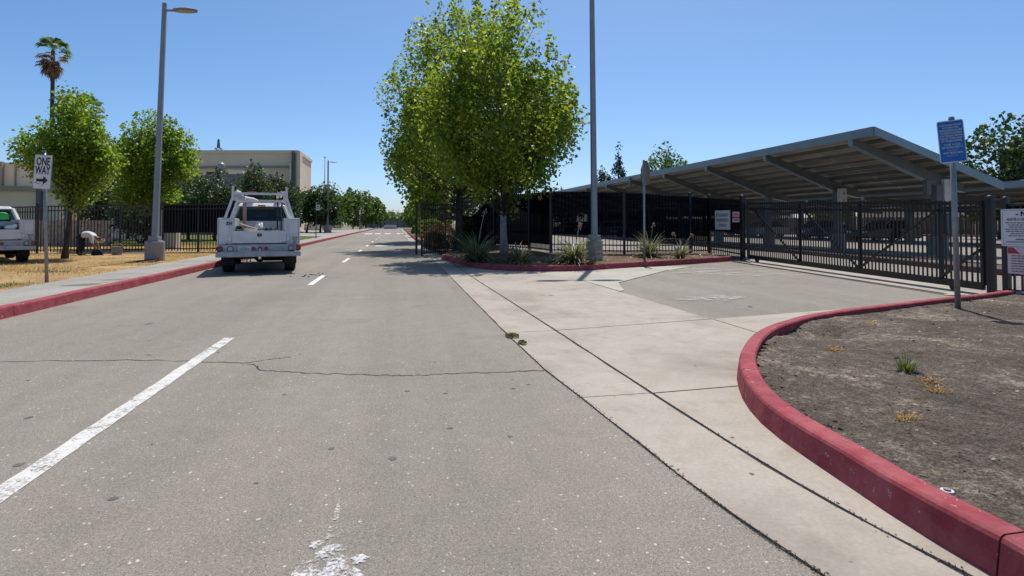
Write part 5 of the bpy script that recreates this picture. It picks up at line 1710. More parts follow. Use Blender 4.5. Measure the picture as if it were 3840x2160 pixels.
    mb = MB(); mb.box((0, 2.4, 0.45), (1.0, 4.6, 0.14)); mb.tube([(-0.7, 1.02, 0.385), (0.7, 1.02, 0.385)], 0.07, 10); mb.ball((0, 1.02, 0.385), 0.15, 10, 6); mb.build('chassis', 'under_black', t)
    mb = MB(); mb.box((0.35, 1.6, 0.40), (0.5, 1.2, 0.28)); mb.build('fuel_tank', 'under_black', t)
    for s in (-1, 1):
        wheel(t, s * 0.73, 1.02); wheel(t, s * 0.73, 4.35)
        mb = MB(); mb.box((s * 0.73, 0.62, 0.36), (0.30, 0.02, 0.32)); mb.build('mud_flap', 'rubber', t)
    # cab
    mb = MB(); mb.hexa([(-0.86, 2.52, 0.48), (0.86, 2.52, 0.48), (0.86, 4.05, 0.48), (-0.86, 4.05, 0.48), (-0.85, 2.52, 1.30), (0.85, 2.52, 1.30), (0.85, 4.05, 1.24), (-0.85, 4.05, 1.24)]); cb = mb.build('cab', 'white_paint', t, bevel=0.04)
    mb = MB(); mb.hexa([(-0.80, 2.56, 1.29), (0.80, 2.56, 1.29), (0.80, 4.25, 1.22), (-0.80, 4.25, 1.22), (-0.63, 2.72, 1.75), (0.63, 2.72, 1.75), (0.63, 3.6, 1.75), (-0.63, 3.6, 1.75)]); mb.build('window_glass', 'car_glass', cb)
    mb = MB(); mb.box((-0.35, 3.05, 1.36), (0.26, 0.1, 0.42)); mb.box((0.35, 3.05, 1.36), (0.26, 0.1, 0.42)); mb.box((-0.2, 2.78, 1.36), (0.16, 0.05, 0.05)); mb.box((0.2, 2.78, 1.35), (0.3, 0.05, 0.04)); mb.build('seat_backs', 'hose_grey', cb)
    mb = MB(); mb.hexa([(-0.66, 2.66, 1.72), (0.66, 2.66, 1.72), (0.64, 3.62, 1.73), (-0.64, 3.62, 1.73), (-0.56, 2.78, 1.83), (0.56, 2.78, 1.83), (0.56, 3.5, 1.83), (-0.56, 3.5, 1.83)]); rf = mb.build('roof', 'white_paint', cb, bevel=0.035)
    mb = MB(); mb.box((0.0, 2.655, 1.755), (0.20, 0.04, 0.035)); mb.build('brake_light', 'red_paint', rf)
    for s in (-1, 1):
        mb = MB(); mb.bar((s * 0.80, 2.55, 1.27), (s * 0.615, 2.70, 1.76), 0.15, 0.07); mb.build('pillar', 'white_paint', cb, bevel=0.02)
        mb = MB(); mb.bar((s * 0.81, 3.35, 1.27), (s * 0.64, 3.25, 1.76), 0.05, 0.07); mb.build('pillar', 'white_paint', cb)
        mb = MB(); mb.bar((s * 0.81, 4.2, 1.22), (s * 0.62, 3.58, 1.76), 0.05, 0.07); mb.build('pillar', 'white_paint', cb)
        mb = MB(); mb.box((s * 1.03, 3.75, 1.27), (0.20, 0.09, 0.30)); mr = mb.build('mirror', 'rubber', cb, bevel=0.03)
        mb = MB(); mb.bar((s * 0.84, 3.8, 1.2), (s * 0.98, 3.78, 1.2), 0.04, 0.05); mb.box((s * 1.0, 3.76, 1.06), (0.1, 0.06, 0.14)); mb.build('mirror_arm', 'rubber', mr)
    mb = MB(); mb.hexa([(-0.84, 4.05, 0.5), (0.84, 4.05, 0.5), (0.8, 5.15, 0.5), (-0.8, 5.15, 0.5), (-0.83, 4.05, 1.22), (0.83, 4.05, 1.22), (0.76, 5.1, 1.08), (-0.76, 5.1, 1.08)]); mb.build('hood', 'white_paint', t, bevel=0.05)
    mb = MB(); mb.box((0, 5.17, 0.75), (1.2, 0.05, 0.4)); mb.build('grille', 'dark_steel', t)
    mb = MB(); mb.box((0, 5.22, 0.52), (1.7, 0.14, 0.18)); mb.build('front_bumper', 'bumper_grey', t)
    for s in (-1, 1):
        mb = MB(); mb.box((s * 0.68, 5.16, 0.86), (0.2, 0.04, 0.2)); mb.build('headlight', 'clear_lens', t)
    # vise on the rear corner
    mb = MB(); mb.box((0.81, -0.06, 0.90), (0.13, 0.09, 0.03)); mb.hexa([(0.77, -0.08, 0.80), (0.85, -0.08, 0.80), (0.85, -0.03, 0.80), (0.77, -0.03, 0.80), (0.755, -0.09, 0.885), (0.865, -0.09, 0.885), (0.865, -0.02, 0.885), (0.755, -0.02, 0.885)])
    mb.tube([(0.83, -0.07, 0.82), (0.75, -0.09, 0.66)], 0.014, 6); mb.tube([(0.81, -0.05, 0.56), (0.81, -0.05, 0.82)], 0.03, 8); mb.build('vise', 'galv', t)
    # rack
    for yy in ((0.34, 2.42) if rack else ()):
        for s in (-1, 1):
            mb = MB(); mb.bar((s * 0.80, yy, 1.20), (s * 0.80, yy, 1.33), 0.075, 0.075); mb.bar((s * 0.80, yy, 1.32), (s * 0.625, yy, 1.87), 0.055, 0.075); mb.bar((s * 0.625, yy, 1.85), (s * 0.615, yy, 2.17), 0.05, 0.06)
            p_ = mb.build('rack_post', 'white_paint', t)
            mb = MB(); mb.box((s * 0.80, yy - 0.05, 1.25), (0.16, 0.015, 0.10)); mb.build('foot_plate', 'white_dull', p_)
    for yy, z_, h_ in (((0.34, 1.985, 0.055), (2.42, 1.87, 0.085)) if rack else ()):
        mb = MB(); mb.bar((-0.62, yy, z_), (0.62, yy, z_), h_, h_); mb.build('rack_crossbar', 'white_paint', t)
    for s in ((-1, 1) if rack else ()):
        mb = MB(); mb.bar((s * 0.60, 0.36, 1.93), (s * 0.60, 4.6, 1.93), 0.05, 0.06); mb.build('rack_rail', 'white_paint', t)
        mb = MB(); mb.box((s * 0.565, 0.35, 1.92), (0.06, 0.04, 0.22)); mb.build('rack_gusset', 'white_paint', t)
    load(t)
    return t


def load_a(t):
    text('324', 0.115, (-0.68, 0.085, 1.235), 'sign_ink', t, 0.78, 0.003, name='fleet_number')
    for x, z, r_ in ((0.44, 2.07, 0.043), (0.535, 2.085, 0.034), (-0.555, 2.085, 0.03)):
        p = thing_part_pipe(t, x, z, r_)
    mb = MB(); mb.box((-0.27, 2.9, 2.13), (0.26, 0.30, 0.06)); mb.build('beacon_light', 'red_paint', t, bevel=0.015)
    rr = random.Random(5)
    mb = MB()
    for k in range(9):
        mb.ball((-0.52 + rr.uniform(-.05, .22) * (k / 6), 0.42 + rr.uniform(-.1, .1), 1.98 - k * 0.022 + rr.uniform(-.03, .03)), rr.uniform(0.04, 0.085), 7, 5, (1.2, 1, 0.8))
    mb.build('plastic_bundle', 'white_dull', t)
    mb = MB(); mb.tube([(-0.36, 0.4, 1.86), (-0.15, 0.42, 1.83), (-0.05, 0.42, 1.80)], [0.06, 0.05, 0.03], 8); mb.build('rolled_sheet', 'sign_paper', t)


def thing_part_pipe(t, x, z, r_):
    mb = MB(); mb.tube([(x, 0.28, z), (x, 4.4, z)], r_, 12, cap=False); p = mb.build('pipe', 'white_dull', t, smooth=True)
    mb = MB(); mb.tube([(x, 0.30, z), (x, 0.31, z)], r_ * 0.85, 12); mb.build('pipe_bore', 'under_black', p)
    return p


tk = truck('white utility truck numbered 324 driving ahead with ladder rack', (-3.32, 14.93, 0.0), R(11.5), load_a, True)
# loose load lying in the bed (each its own thing); positions in the truck's frame
TM = Matrix.Translation((-3.32, 14.93, 0)) @ Matrix.Rotation(R(11.5), 4, 'Z')


def in_truck(name, label, cat, build_fn, mat, smooth=False):
    mb = MB(); build_fn(mb); o = mb.build(name, mat, None, smooth=smooth)
    o.matrix_world = TM
    return tag(o, label, cat, 'tools lying in the truck bed')


in_truck('garden_hoe', 'upper pale wooden tool handle sloping across the truck bed', 'tool', lambda m: m.tube([(-0.47, 0.22, 1.235), (-0.12, 0.5, 1.11), (0.5, 1.2, 0.95)], 0.022, 8), 'wood_pale')
in_truck('long_rake', 'lower flat pale wooden handle resting on the tailgate', 'tool', lambda m: m.tube([(-0.36, 0.2, 1.085), (-0.09, 0.22, 1.075), (0.3, 0.9, 0.95)], 0.022, 8), 'wood_pale')
in_truck('green_tarp', 'crumpled dark green tarp bunched behind the tailgate', 'tarp', lambda m: [m.ball((0.02 + k * 0.07, 0.3 + 0.05 * math.sin(k * 2), 1.07 + 0.025 * math.sin(k * 1.7)), 0.075, 8, 6, (1.4, 1, 0.65)) for k in range(5)], 'tarp_green')
in_truck('push_broom', 'brown broom head lying at the right of the bed', 'broom', lambda m: [m.box((0.34, 0.28, 1.07), (0.2, 0.07, 0.05)), m.tube([(0.3, 0.3, 1.08), (-0.2, 1.4, 0.9)], 0.015, 6)], 'wood_red')
in_truck('hose_coil', 'dark coiled hose at the left of the bed', 'hose', lambda m: [m.tube([(-0.47 + 0.09 * math.cos(a * PI / 6), 0.34 + 0.05 * math.sin(a * PI / 6), 1.06 + 0.03 * k + 0.05 * math.sin(a * PI / 6)) for a in range(13)], 0.018, 6) for k in range(3)], 'tarp_green')
in_truck('white_jug', 'round white jug standing in the middle of the bed', 'jug', lambda m: [m.tube([(-0.04, 0.9, 0.76), (-0.04, 0.9, 1.17), (-0.04, 0.9, 1.24)], [0.08, 0.085, 0.03], 12), m.tube([(-0.04, 0.9, 1.24), (-0.04, 0.9, 1.27)], 0.03, 10)], 'sign_paper', True)
in_truck('white_tube', 'slanted white plastic tube beside the round jug', 'tube', lambda m: m.tube([(0.06, 0.9, 0.9), (0.02, 0.92, 1.26)], 0.035, 10), 'sign_paper', True)
in_truck('timber_post', 'reddish timber plank standing upright at the left of the bed', 'plank', lambda m: m.box((-0.40, 1.6, 1.27), (0.09, 0.05, 1.06)), 'wood_red')
in_truck('blue_strap', 'long blue strap hanging from the rack at the right', 'strap', lambda m: m.box((0.52, 2.2, 1.35), (0.03, 0.02, 0.98)), 'blue_strap')
in_truck('steel_bar', 'dark steel bar standing upright beside the blue strap', 'bar', lambda m: m.box((0.42, 2.1, 1.38), (0.035, 0.03, 0.92)), 'dark_steel')


def load_b(t):
    mb = MB(); mb.ball((0.36, 2.62, 1.47), 0.16, 10, 7, (1.15, 0.25, 1.0)); mb.box((0.36, 2.62, 1.40), (0.34, 0.05, 0.12)); mb.build('green_vest', 'vest_green', t)


TLx, TLy, TLa = -10.72, 17.95, R(35)
tk2 = truck('white utility truck parked on the dry grass at the edge of view', (TLx, TLy, 0.12), TLa, load_b, False, 0.9, False)
TM2 = Matrix.Translation((TLx, TLy, 0.12)) @ Matrix.Rotation(TLa, 4, 'Z') @ Matrix.Scale(0.9, 4)
for nm, lb, ct, fn, mt in (
        ('white_bag', 'white plastic bag on the tailgate of the parked truck', 'bag', lambda m: [m.ball((0.36, 0.2, 1.12), 0.1, 8, 6, (1.5, 0.7, 0.7)), m.ball((0.46, 0.22, 1.16), 0.07, 8, 6)], 'sign_paper'),
        ('yellow_bucket', 'tan bucket in the bed of the parked truck', 'bucket', lambda m: m.tube([(0.42, 0.6, 0.76), (0.42, 0.6, 1.28)], [0.13, 0.16], 14), 'straw_hat'),
        ('red_can', 'red can in the bed of the parked truck', 'can', lambda m: m.box((0.5, 0.32, 1.05), (0.1, 0.14, 0.22)), 'red_paint'),
        ('dark_tarp', 'dark tarp heaped in the bed of the parked truck', 'tarp', lambda m: [m.ball((-0.4 + k * 0.2, 0.5, 1.06), 0.16, 8, 6, (1.2, 1, 0.7)) for k in range(5)], 'tarp_green')):
    mb = MB(); fn(mb); o = mb.build(nm, mt); o.matrix_world = TM2; tag(o, lb, ct)


# ------------------------------------------------------------------ parked cars in the lot
def car(label, loc, rz, mat, L_=4.5, H_=1.45, group='cars parked in the lot'):
    t = thing('parked_car', label, 'car', loc, rz, group)
    prof = [(-L_ / 2, 0.35), (-L_ / 2, 0.75), (-L_ / 2 + 0.1, 0.92), (-L_ * 0.22, 0.98), (L_ * 0.2, 0.95), (L_ / 2 - 0.25, 0.8), (L_ / 2, 0.62), (L_ / 2, 0.3), (L_ / 2 - 0.2, 0.22), (-L_ / 2 + 0.2, 0.22)]
    mb = MB(); mb.side(prof, -0.88, 0.88); mb.build('body', mat, t, bevel=0.07)
    mb = MB(); mb.hexa([(-0.82, -L_ * 0.42, 0.93), (0.82, -L_ * 0.42, 0.93), (0.82, L_ * 0.22, 0.93), (-0.82, L_ * 0.22, 0.93), (-0.62, -L_ * 0.27, H_ - 0.04), (0.62, -L_ * 0.27, H_ - 0.04), (0.62, L_ * 0.06, H_ - 0.04), (-0.62, L_ * 0.06, H_ - 0.04)]); mb.build('window_glass', 'window_dark', t, bevel=0.03)
    mb = MB(); mb.hexa([(-0.64, -L_ * 0.28, H_ - 0.05), (0.64, -L_ * 0.28, H_ - 0.05), (0.64, L_ * 0.07, H_ - 0.05), (-0.64, L_ * 0.07, H_ - 0.05), (-0.55, -L_ * 0.24, H_), (0.55, -L_ * 0.24, H_), (0.55, L_ * 0.03, H_), (-0.55, L_ * 0.03, H_)]); rf = mb.build('roof', mat, t, bevel=0.02)
    for s in (-1, 1):
        for a, b_ in (((s * 0.82, -L_ * 0.41, 0.94), (s * 0.63, -L_ * 0.27, H_ - 0.03)), ((s * 0.82, L_ * 0.21, 0.94), (s * 0.63, L_ * 0.06, H_ - 0.03)), ((s * 0.825, -L_ * 0.08, 0.94), (s * 0.635, -L_ * 0.09, H_ - 0.03))):
            mb = MB(); mb.bar(a, b_, 0.05, 0.06); mb.build('pillar', mat, t)
        for yy in (-L_ * 0.3, L_ * 0.31):
            wheel(t, s * 0.78, yy, 0.32, 0.2)
        mb = MB(); mb.box((s * 0.68, -L_ / 2 - 0.005, 0.74), (0.3, 0.03, 0.12)); mb.build('tail_light', 'red_lens', t)
        mb = MB(); mb.box((s * 0.65, L_ / 2 - 0.08, 0.66), (0.34, 0.18, 0.12)); mb.build('headlight', 'clear_lens', t)
        mb = MB(); mb.box((s * 0.95, L_ * 0.14, 0.98), (0.14, 0.08, 0.1)); mb.build('mirror', mat, t)
    mb = MB(); mb.box((0, -L_ / 2 - 0.006, 0.62), (0.32, 0.01, 0.14)); mb.build('licence_plate', 'white_dull', t)
    return t


car('black car parked under the canopy behind the windscreen', (20.6, 41.5, 0), R(90), 'car_black')
car('silver car parked under the canopy nearest the light pole', (20.6, 46.6, 0), R(90), 'car_silver')
car('white car parked under the canopy between two dark cars', (20.6, 51.9, 0), R(-90), 'car_white')
car('dark blue car parked under the canopy', (20.6, 57.0, 0), R(90), 'car_blue')
car('red car parked under the canopy far along', (20.6, 62.3, 0), R(90), 'car_red')
car('white car farthest along under the canopy', (20.6, 67.4, 0), R(90), 'car_white')
car('black car parked under the second carport row', (33.0, 33.5, 0), R(90), 'car_black')
car('dark blue car parked under the second carport row', (33.0, 38.7, 0), R(-90), 'car_blue')
car('silver car parked under the second carport row', (33.0, 47.0, 0), R(90), 'car_silver')
car('pale car parked behind the left fence by the beige building', (-15.3, 36.5, 0.12), R(80), 'car_white', group='cars behind the left fence')


# ------------------------------------------------------------------ the person bending by the fence
def person_bending(loc, rz):
    t = thing('person', 'person in pale shirt and dark trousers bending down by the fence', 'person', loc, rz)
    J, E, Rd = [], [], []

    def v(p, r):
        J.append(p); Rd.append(r); return len(J) - 1

    def chain(start, pts):
        prev = start
        for p, r in pts:
            k = v(p, r); E.append((prev, k)); prev = k
        return prev
    pel = v((0, 0, 0.80), 0.155)
    ch = chain(pel, [((0.17, 0, 0.87), 0.15), ((0.36, 0, 0.84), 0.155), ((0.47, 0, 0.78), 0.12)])
    nk = chain(ch, [((0.56, 0, 0.71), 0.06), ((0.63, 0, 0.665), 0.085), ((0.71, 0, 0.60), 0.092), ((0.76, 0, 0.545), 0.065)])
    for s in (-1, 1):
        w = chain(ch, [((0.45, s * 0.17, 0.76), 0.07), ((0.50, s * 0.21, 0.52), 0.05), ((0.56, s * 0.15, 0.30), 0.036), ((0.585, s * 0.13, 0.235), 0.036)])
        for k, (dx, dy, ln) in enumerate(((0.02, 0.035, 0.07), (0.015, 0.012, 0.08), (0.005, -0.008, 0.075), (-0.01, -0.025, 0.06))):
            chain(w, [((0.585 + dx, s * (0.13 + dy), 0.19), 0.011), ((0.585 + dx * 1.2, s * (0.125 + dy), 0.19 - ln * 0.6), 0.009)])
        chain(w, [((0.62, s * 0.10, 0.22), 0.012), ((0.635, s * 0.09, 0.18), 0.01)])
        chain(pel, [((0.0, s * 0.10, 0.74), 0.105), ((0.10, s * 0.14, 0.43), 0.07), ((0.0, s * 0.14, 0.12), 0.05), ((0.02, s * 0.145, 0.05), 0.05), ((0.16, s * 0.16, 0.035), 0.035)])
    me = bpy.data.meshes.new('skeleton')
    me.from_pydata(J, E, [])
    o = bpy.data.objects.new('skeleton', me)
    COL.objects.link(o)
    m = o.modifiers.new('skin', 'SKIN')
    for i, q in enumerate(me.skin_vertices[0].data):
        q.radius = (Rd[i], Rd[i]); q.use_root = (i == 0)
    sb = o.modifiers.new('sub', 'SUBSURF'); sb.levels = 2; sb.render_levels = 2
    dg = bpy.context.evaluated_depsgraph_get()
    body = bpy.data.meshes.new_from_object(o.evaluated_get(dg))
    bpy.data.objects.remove(o)
    body.name = 'body'
    for mt in ('shirt', 'trousers', 'skin', 'under_black'): body.materials.append(MATS[mt])
    for p in body.polygons:
        c = p.center
        p.use_smooth = True
        if c.x > 0.545 and c.z > 0.46 and abs(c.y) < 0.115: p.material_index = 2
        elif c.x > 0.40 and c.z < 0.50: p.material_index = 2
        elif c.z < 0.085: p.material_index = 3
        elif c.x < 0.115 or (c.z < 0.62 and c.x < 0.3): p.material_index = 1
        else: p.material_index = 0
    put('body', body, t)
    # brimmed cap and hair
    d = Vector((0.13, 0, -0.12)).normalized()      # crown of the head points forward and down
    ctr = Vector((0.735, 0, 0.59))
    upv = d
    mb = MB()
    x = Vector((0, 1, 0)); y = upv.cross(x)
    rings = [(0.0, 0.100), (0.03, 0.099), (0.065, 0.082), (0.088, 0.045), (0.094, 0.004)]
    vs = []
    for h_, r_ in rings:
        for k in range(14):
            a = 2 * PI * k / 14
            vs.append(ctr + upv * h_ + (x * math.cos(a) + y * math.sin(a)) * r_)
    mb.add(vs, [(i * 14 + k, i * 14 + (k + 1) % 14, (i + 1) * 14 + (k + 1) % 14, (i + 1) * 14 + k) for i in range(4) for k in range(14)])
    mb.add([ctr + (x * math.cos(2 * PI * k / 14) + y * math.sin(2 * PI * k / 14)) * (0.15 if j else 0.098) + upv * (0.004 if j else 0.012) for j in range(2) for k in range(14)], [(k, (k + 1) % 14, 14 + (k + 1) % 14, 14 + k) for k in range(14)])
    mb.build('hat', 'straw_hat', t, smooth=True)
    mb = MB()
    for s in (-1, 1): mb.ball((0.75 - 0.03, s * 0.035, 0.50), 0.011, 6, 4); mb.ball((0.66, s * 0.092, 0.61), 0.022, 6, 4, (1, 0.5, 1.3))
    mb.ball((0.725, 0, 0.49), 0.017, 6, 4)
    mb.build('face_features', 'skin', t)
    mb = MB(); mb.ball((0.665, 0, 0.675), 0.082, 10, 6, (1, 1.05, 0.7)); mb.build('hair', 'under_black', t, smooth=True)
    return t


person_bending((-10.95, 22.62, 0.12), R(4)).scale = (0.92, 0.92, 0.86)
t = thing('bucket', 'dark grey bucket on the ground beside the bending worker', 'bucket', (-9.82, 22.75, 0.12))
mb = MB(); mb.tube([(0, 0, 0), (0, 0, 0.30)], [0.15, 0.18], 16); mb.build('pail', 'hose_grey', t)
mb = MB(); mb.tube([(0.18 * math.cos(R(a)), 0.0, 0.30 + 0.10 * math.sin(R(a))) for a in range(0, 181, 20)], 0.006, 5); mb.build('handle', 'galv', t)
t = thing('tool_bag', 'low black tool bag lying at the feet of the bending worker', 'bag', (-10.35, 22.55, 0.12), 0.2)
mb = MB(); mb.box((0, 0, 0.09), (0.36, 0.22, 0.18), 0, 0.8); mb.build('bag_body', 'under_black', t, bevel=0.04)
mb = MB(); mb.tube([(-0.12, 0, 0.17), (-0.06, 0, 0.27), (0.06, 0, 0.27), (0.12, 0, 0.17)], 0.012, 6); mb.build('strap', 'rubber', t)
t = thing('rubber_mat', 'black mat lying against the light pole base on the verge', 'mat', (-7.22, 18.2, 0.125), 0.1)
mb = MB(); mb.hexa([(-0.36, -0.2, 0.0), (0.36, -0.25, 0.0), (0.38, 0.2, 0.02), (-0.3, 0.22, 0.0), (-0.36, -0.2, 0.02), (0.36, -0.25, 0.025), (0.40, 0.2, 0.09), (-0.3, 0.22, 0.03)]); mb.build('mat_sheet', 'rubber', t)

# ------------------------------------------------------------------ parking lot background
wf = thing('wood_fence', 'long brown board fence along the far side of the parking lot', 'fence', (0, 0, 0))
A_, B_ = Vector((31, 80, 0)), Vector((66, 32, 0))
mb = MB(); mb.box((0, 0, 0.95), (0.19, 0.025, 1.9)); pm = mb.mesh('board'); pm.materials.append(MATS['fence_wood'])
nb = 280
r_ = random.Random(2)
for i in range(nb):
    p = A_.lerp(B_, i / nb)
    put('board', pm, wf, (p.x, p.y, 0), math.atan2((B_ - A_).y, (B_ - A_).x), (1, 1, 1 + r_.uniform(-0.03, 0.03)))
for z_ in (0.4, 1.5):
    mb = MB(); mb.bar((A_.x + .1, A_.y + .1, z_), (B_.x + .1, B_.y + .1, z_), 0.04, 0.09); mb.build('rail', 'fence_wood', wf)
bk = struct('far_lot_kerb', 'red kerb on the far side of the parking lot')
kerb(bk, [(27.5, 78), (62.5, 30)], +1, 12, 0.2, 0.16)
sheet('far_strip', [(27.7, 78.1), (62.7, 30.1), (66.5, 32.5), (31.5, 80.5)], 0.12, 'dry_ground')


def house(label, loc, rz, wx, wy, h, wall, roofm='roof_tile'):
    t = thing('house', label, 'house', loc, rz, 'houses beyond the parking lot')
    mb = MB(); mb.box((0, 0, h / 2), (wx, wy, h)); wl = mb.build('wall', wall, t)
    mb = MB(); o_ = 0.5
    mb.add([(-wx / 2 - o_, -wy / 2 - o_, h), (wx / 2 + o_, -wy / 2 - o_, h), (wx / 2 + o_, wy / 2 + o_, h), (-wx / 2 - o_, wy / 2 + o_, h), (-wx / 2 + wy * .3, 0, h + 1.7), (wx / 2 - wy * .3, 0, h + 1.7)], [(0, 1, 5, 4), (1, 2, 5), (2, 3, 4, 5), (3, 0, 4), (0, 3, 2, 1)])
    mb.build('roof', roofm, t)
    for k in (-0.25, 0.25):
        mb = MB(); mb.box((wx * k, -wy / 2 - 0.02, h * 0.55), (1.4, 0.06, 1.1)); f = mb.build('window', 'white_dull', t)
        mb = MB(); mb.box((wx * k, -wy / 2 - 0.055, h * 0.55), (1.2, 0.02, 0.9)); mb.build('pane', 'window_dark', f)
    return t


house('tan house with brown roof behind the board fence', (61.5, 58, 0), R(-54), 10, 7, 2.7, 'stucco')
house('white house partly seen behind the board fence', (52, 76, 0), R(-54), 9, 7, 2.8, 'white_wall')
house('white house with brown roof at the far end of the board fence', (72, 46, 0), R(-54), 9, 7, 2.8, 'white_wall')
t = thing('power_pole', 'wooden power pole with crossarm beyond the far houses', 'power pole', (78, 72, 0))
mb = MB(); mb.tube([(0, 0, 0), (0, 0, 6.6)], [0.16, 0.11], 8); mb.build('pole', 'bark', t)
for z_ in (6.2, 5.6):
    mb = MB(); mb.box((0, 0, z_), (2.2, 0.1, 0.12), R(-40)); mb.build('crossarm', 'bark', t)

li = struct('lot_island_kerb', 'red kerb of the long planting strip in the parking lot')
kerb(li, [(14.2, 11.0), (15.0, 15.0), (15.9, 20), (16.3, 26), (16.3, 78)], -1, 6.0, mat='kerb_shaded')
sheet('lot_island_soil', [(14.3, 11.0), (15.1, 15.0), (16.0, 20), (16.4, 26), (16.4, 78), (17.6, 78), (17.6, 26), (17.2, 20), (16.4, 15), (15.8, 11)], 0.12, 'dark_soil')
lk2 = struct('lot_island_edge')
kerb(lk2, [(15.8, 11.0), (16.4, 15.0), (17.2, 20), (17.6, 26), (17.6, 78)], +1, 6.0, mat='kerb_shaded')

# ------------------------------------------------------------------ trees and plants
tree('sweetgum_tree', 'large leafy sweetgum tree with pale trunk in the planted island', (3.60, 18.95, 0.15), 8.45, 2.7, 1.65, 'leaf_gum', 430, 66, 0.13, 11, p_gum, 'bark', 0.125, 0.22, 0.26, 0.5, lean=(-0.25, 0), shoots=110, shoot_len=0.75, boughs=42, bough_r=0.82)
tree('sweetgum_tree', 'tall darker sweetgum tree behind the swing gate', (2.95, 27.6, 0.1), 11.6, 3.45, 1.7, 'leaf_gum', 360, 64, 0.15, 23, p_gum, 'bark_dark', 0.17, 0.22, 0.32, 0.5, shoots=100, shoot_len=1.1, boughs=34, bough_r=1.1)
tree('sweetgum_tree', 'third roadside sweetgum mostly hidden behind the swing gate trees', (3.0, 38.5, 0.1), 10.5, 3.3, 1.8, 'leaf_gum', 230, 55, 0.23, 37, p_round, 'bark_dark', 0.16, 0.16, 0.4, 0.4)
tree('maple_tree', 'bright green young tree with wrapped trunk above the bending worker', (-10.14, 20.2, 0.12), 5.0, 1.02, 1.65, 'leaf_maple', 230, 70, 0.095, 5, p_gum, 'bark_dark', 0.085, 0.30, 0.19, 0.5, lean=(0.1, 0), shoots=70, shoot_len=0.55, boughs=24, bough_r=0.5)
tree('maple_tree', 'green young tree behind the light pole on the verge', (-10.35, 27.2, 0.12), 5.8, 1.6, 1.75, 'leaf_maple', 240, 70, 0.11, 19, p_gum, 'bark_dark', 0.09, 0.28, 0.22, 0.4, shoots=70, shoot_len=0.6, boughs=24, bough_r=0.6)
fan_palm('tall slim fan palm with brown skirt above the bright tree', (-41.6, 79, 0), 22.4, 0.24, 3, 2.15)
fan_palm('green fan palm crown peeking over the bright tree top', (-31.9, 66.5, 0), 12.9, 0.3, 6, 2.0, False)
for i, (x, y, h, r, lb) in enumerate([
        (-19.6, 44, 4.3, 1.7, 'dark bushy tree behind the left fence below the annex wall'),
        (-16.6, 42, 3.6, 1.7, 'low dark tree behind the screened fence, left of the truck rack'),
        (-14.2, 43, 4.2, 1.7, 'dark spiky tree just behind the left rack post of the truck'),
        (-11.9, 41, 4.0, 1.6, 'dark spiky tree straight behind the truck cab'),
        (-10.2, 44, 4.9, 1.7, 'tallest dark spiky tree right of the truck rack'),
        (-8.9, 46, 4.4, 1.6, 'dark tree between the truck and the small sign post'),
        (-12.9, 33, 3.0, 1.5, 'dark shrubby tree directly behind the screened left fence')]):
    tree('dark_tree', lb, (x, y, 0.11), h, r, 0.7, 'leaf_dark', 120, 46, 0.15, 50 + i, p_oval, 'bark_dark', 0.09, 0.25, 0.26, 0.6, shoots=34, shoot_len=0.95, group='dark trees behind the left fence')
for i, (x, y, h, r, lb) in enumerate([
        (-10.9, 73.5, 5.2, 2.7, 'small plaza tree with a leaning forked trunk'),
        (-9.0, 71.0, 4.9, 2.4, 'small plaza tree beside the far dark light pole'),
        (-15.0, 82.0, 6.0, 3.2, 'round plaza tree behind the leaning one'),
        (-11.5, 104, 7.4, 4.0, 'dense round plaza tree before the stone wall'),
        (-8.6, 116, 7.6, 3.6, 'dense plaza tree left of the slim pale light pole'),
        (-6.9, 132, 8.0, 3.8, 'tallest green plaza tree by the slim pale light pole'),
        (-6.4, 152, 7.4, 3.8, 'green tree right of the slim pale light pole'),
        (-7.5, 176, 6.4, 4.0, 'last green tree of the plaza row toward the road end')]):
    tree('plaza_tree', lb, (x, y, 0.14), h, r, 1.5, 'leaf_dark' if i < 3 else 'leaf_mid', 110, 44, 0.30 if i < 3 else 0.42, 80 + i, p_round, 'bark_dark', 0.12, 0.18, 0.5, 0.2, group='trees along the plaza', lean=((0.7, 0) if i == 0 else (0, 0)))
for i, (x, y, h, r, lb) in enumerate([
        (3.2, 52, 4.6, 1.7, 'light green tree above the clipped hedge'),
        (3.4, 66, 5.0, 2.0, 'green roadside tree behind the pedestrian sign'),
        (3.6, 84, 5.0, 2.2, 'green roadside tree beyond the clipped hedge'),
        (3.8, 106, 5.2, 2.4, 'second last tree on the right roadside'),
        (4.2, 132, 5.2, 2.6, 'last tree on the right roadside')]):
    tree('roadside_tree', lb, (x, y, 0.1), h, r, 0.9, 'leaf_maple' if i == 0 else 'leaf_mid', 90, 40, 0.26 + 0.04 * i, 110 + i, p_round, 'bark_dark', 0.1, 0.18, 0.38, 0.3, group='trees along the right roadside')
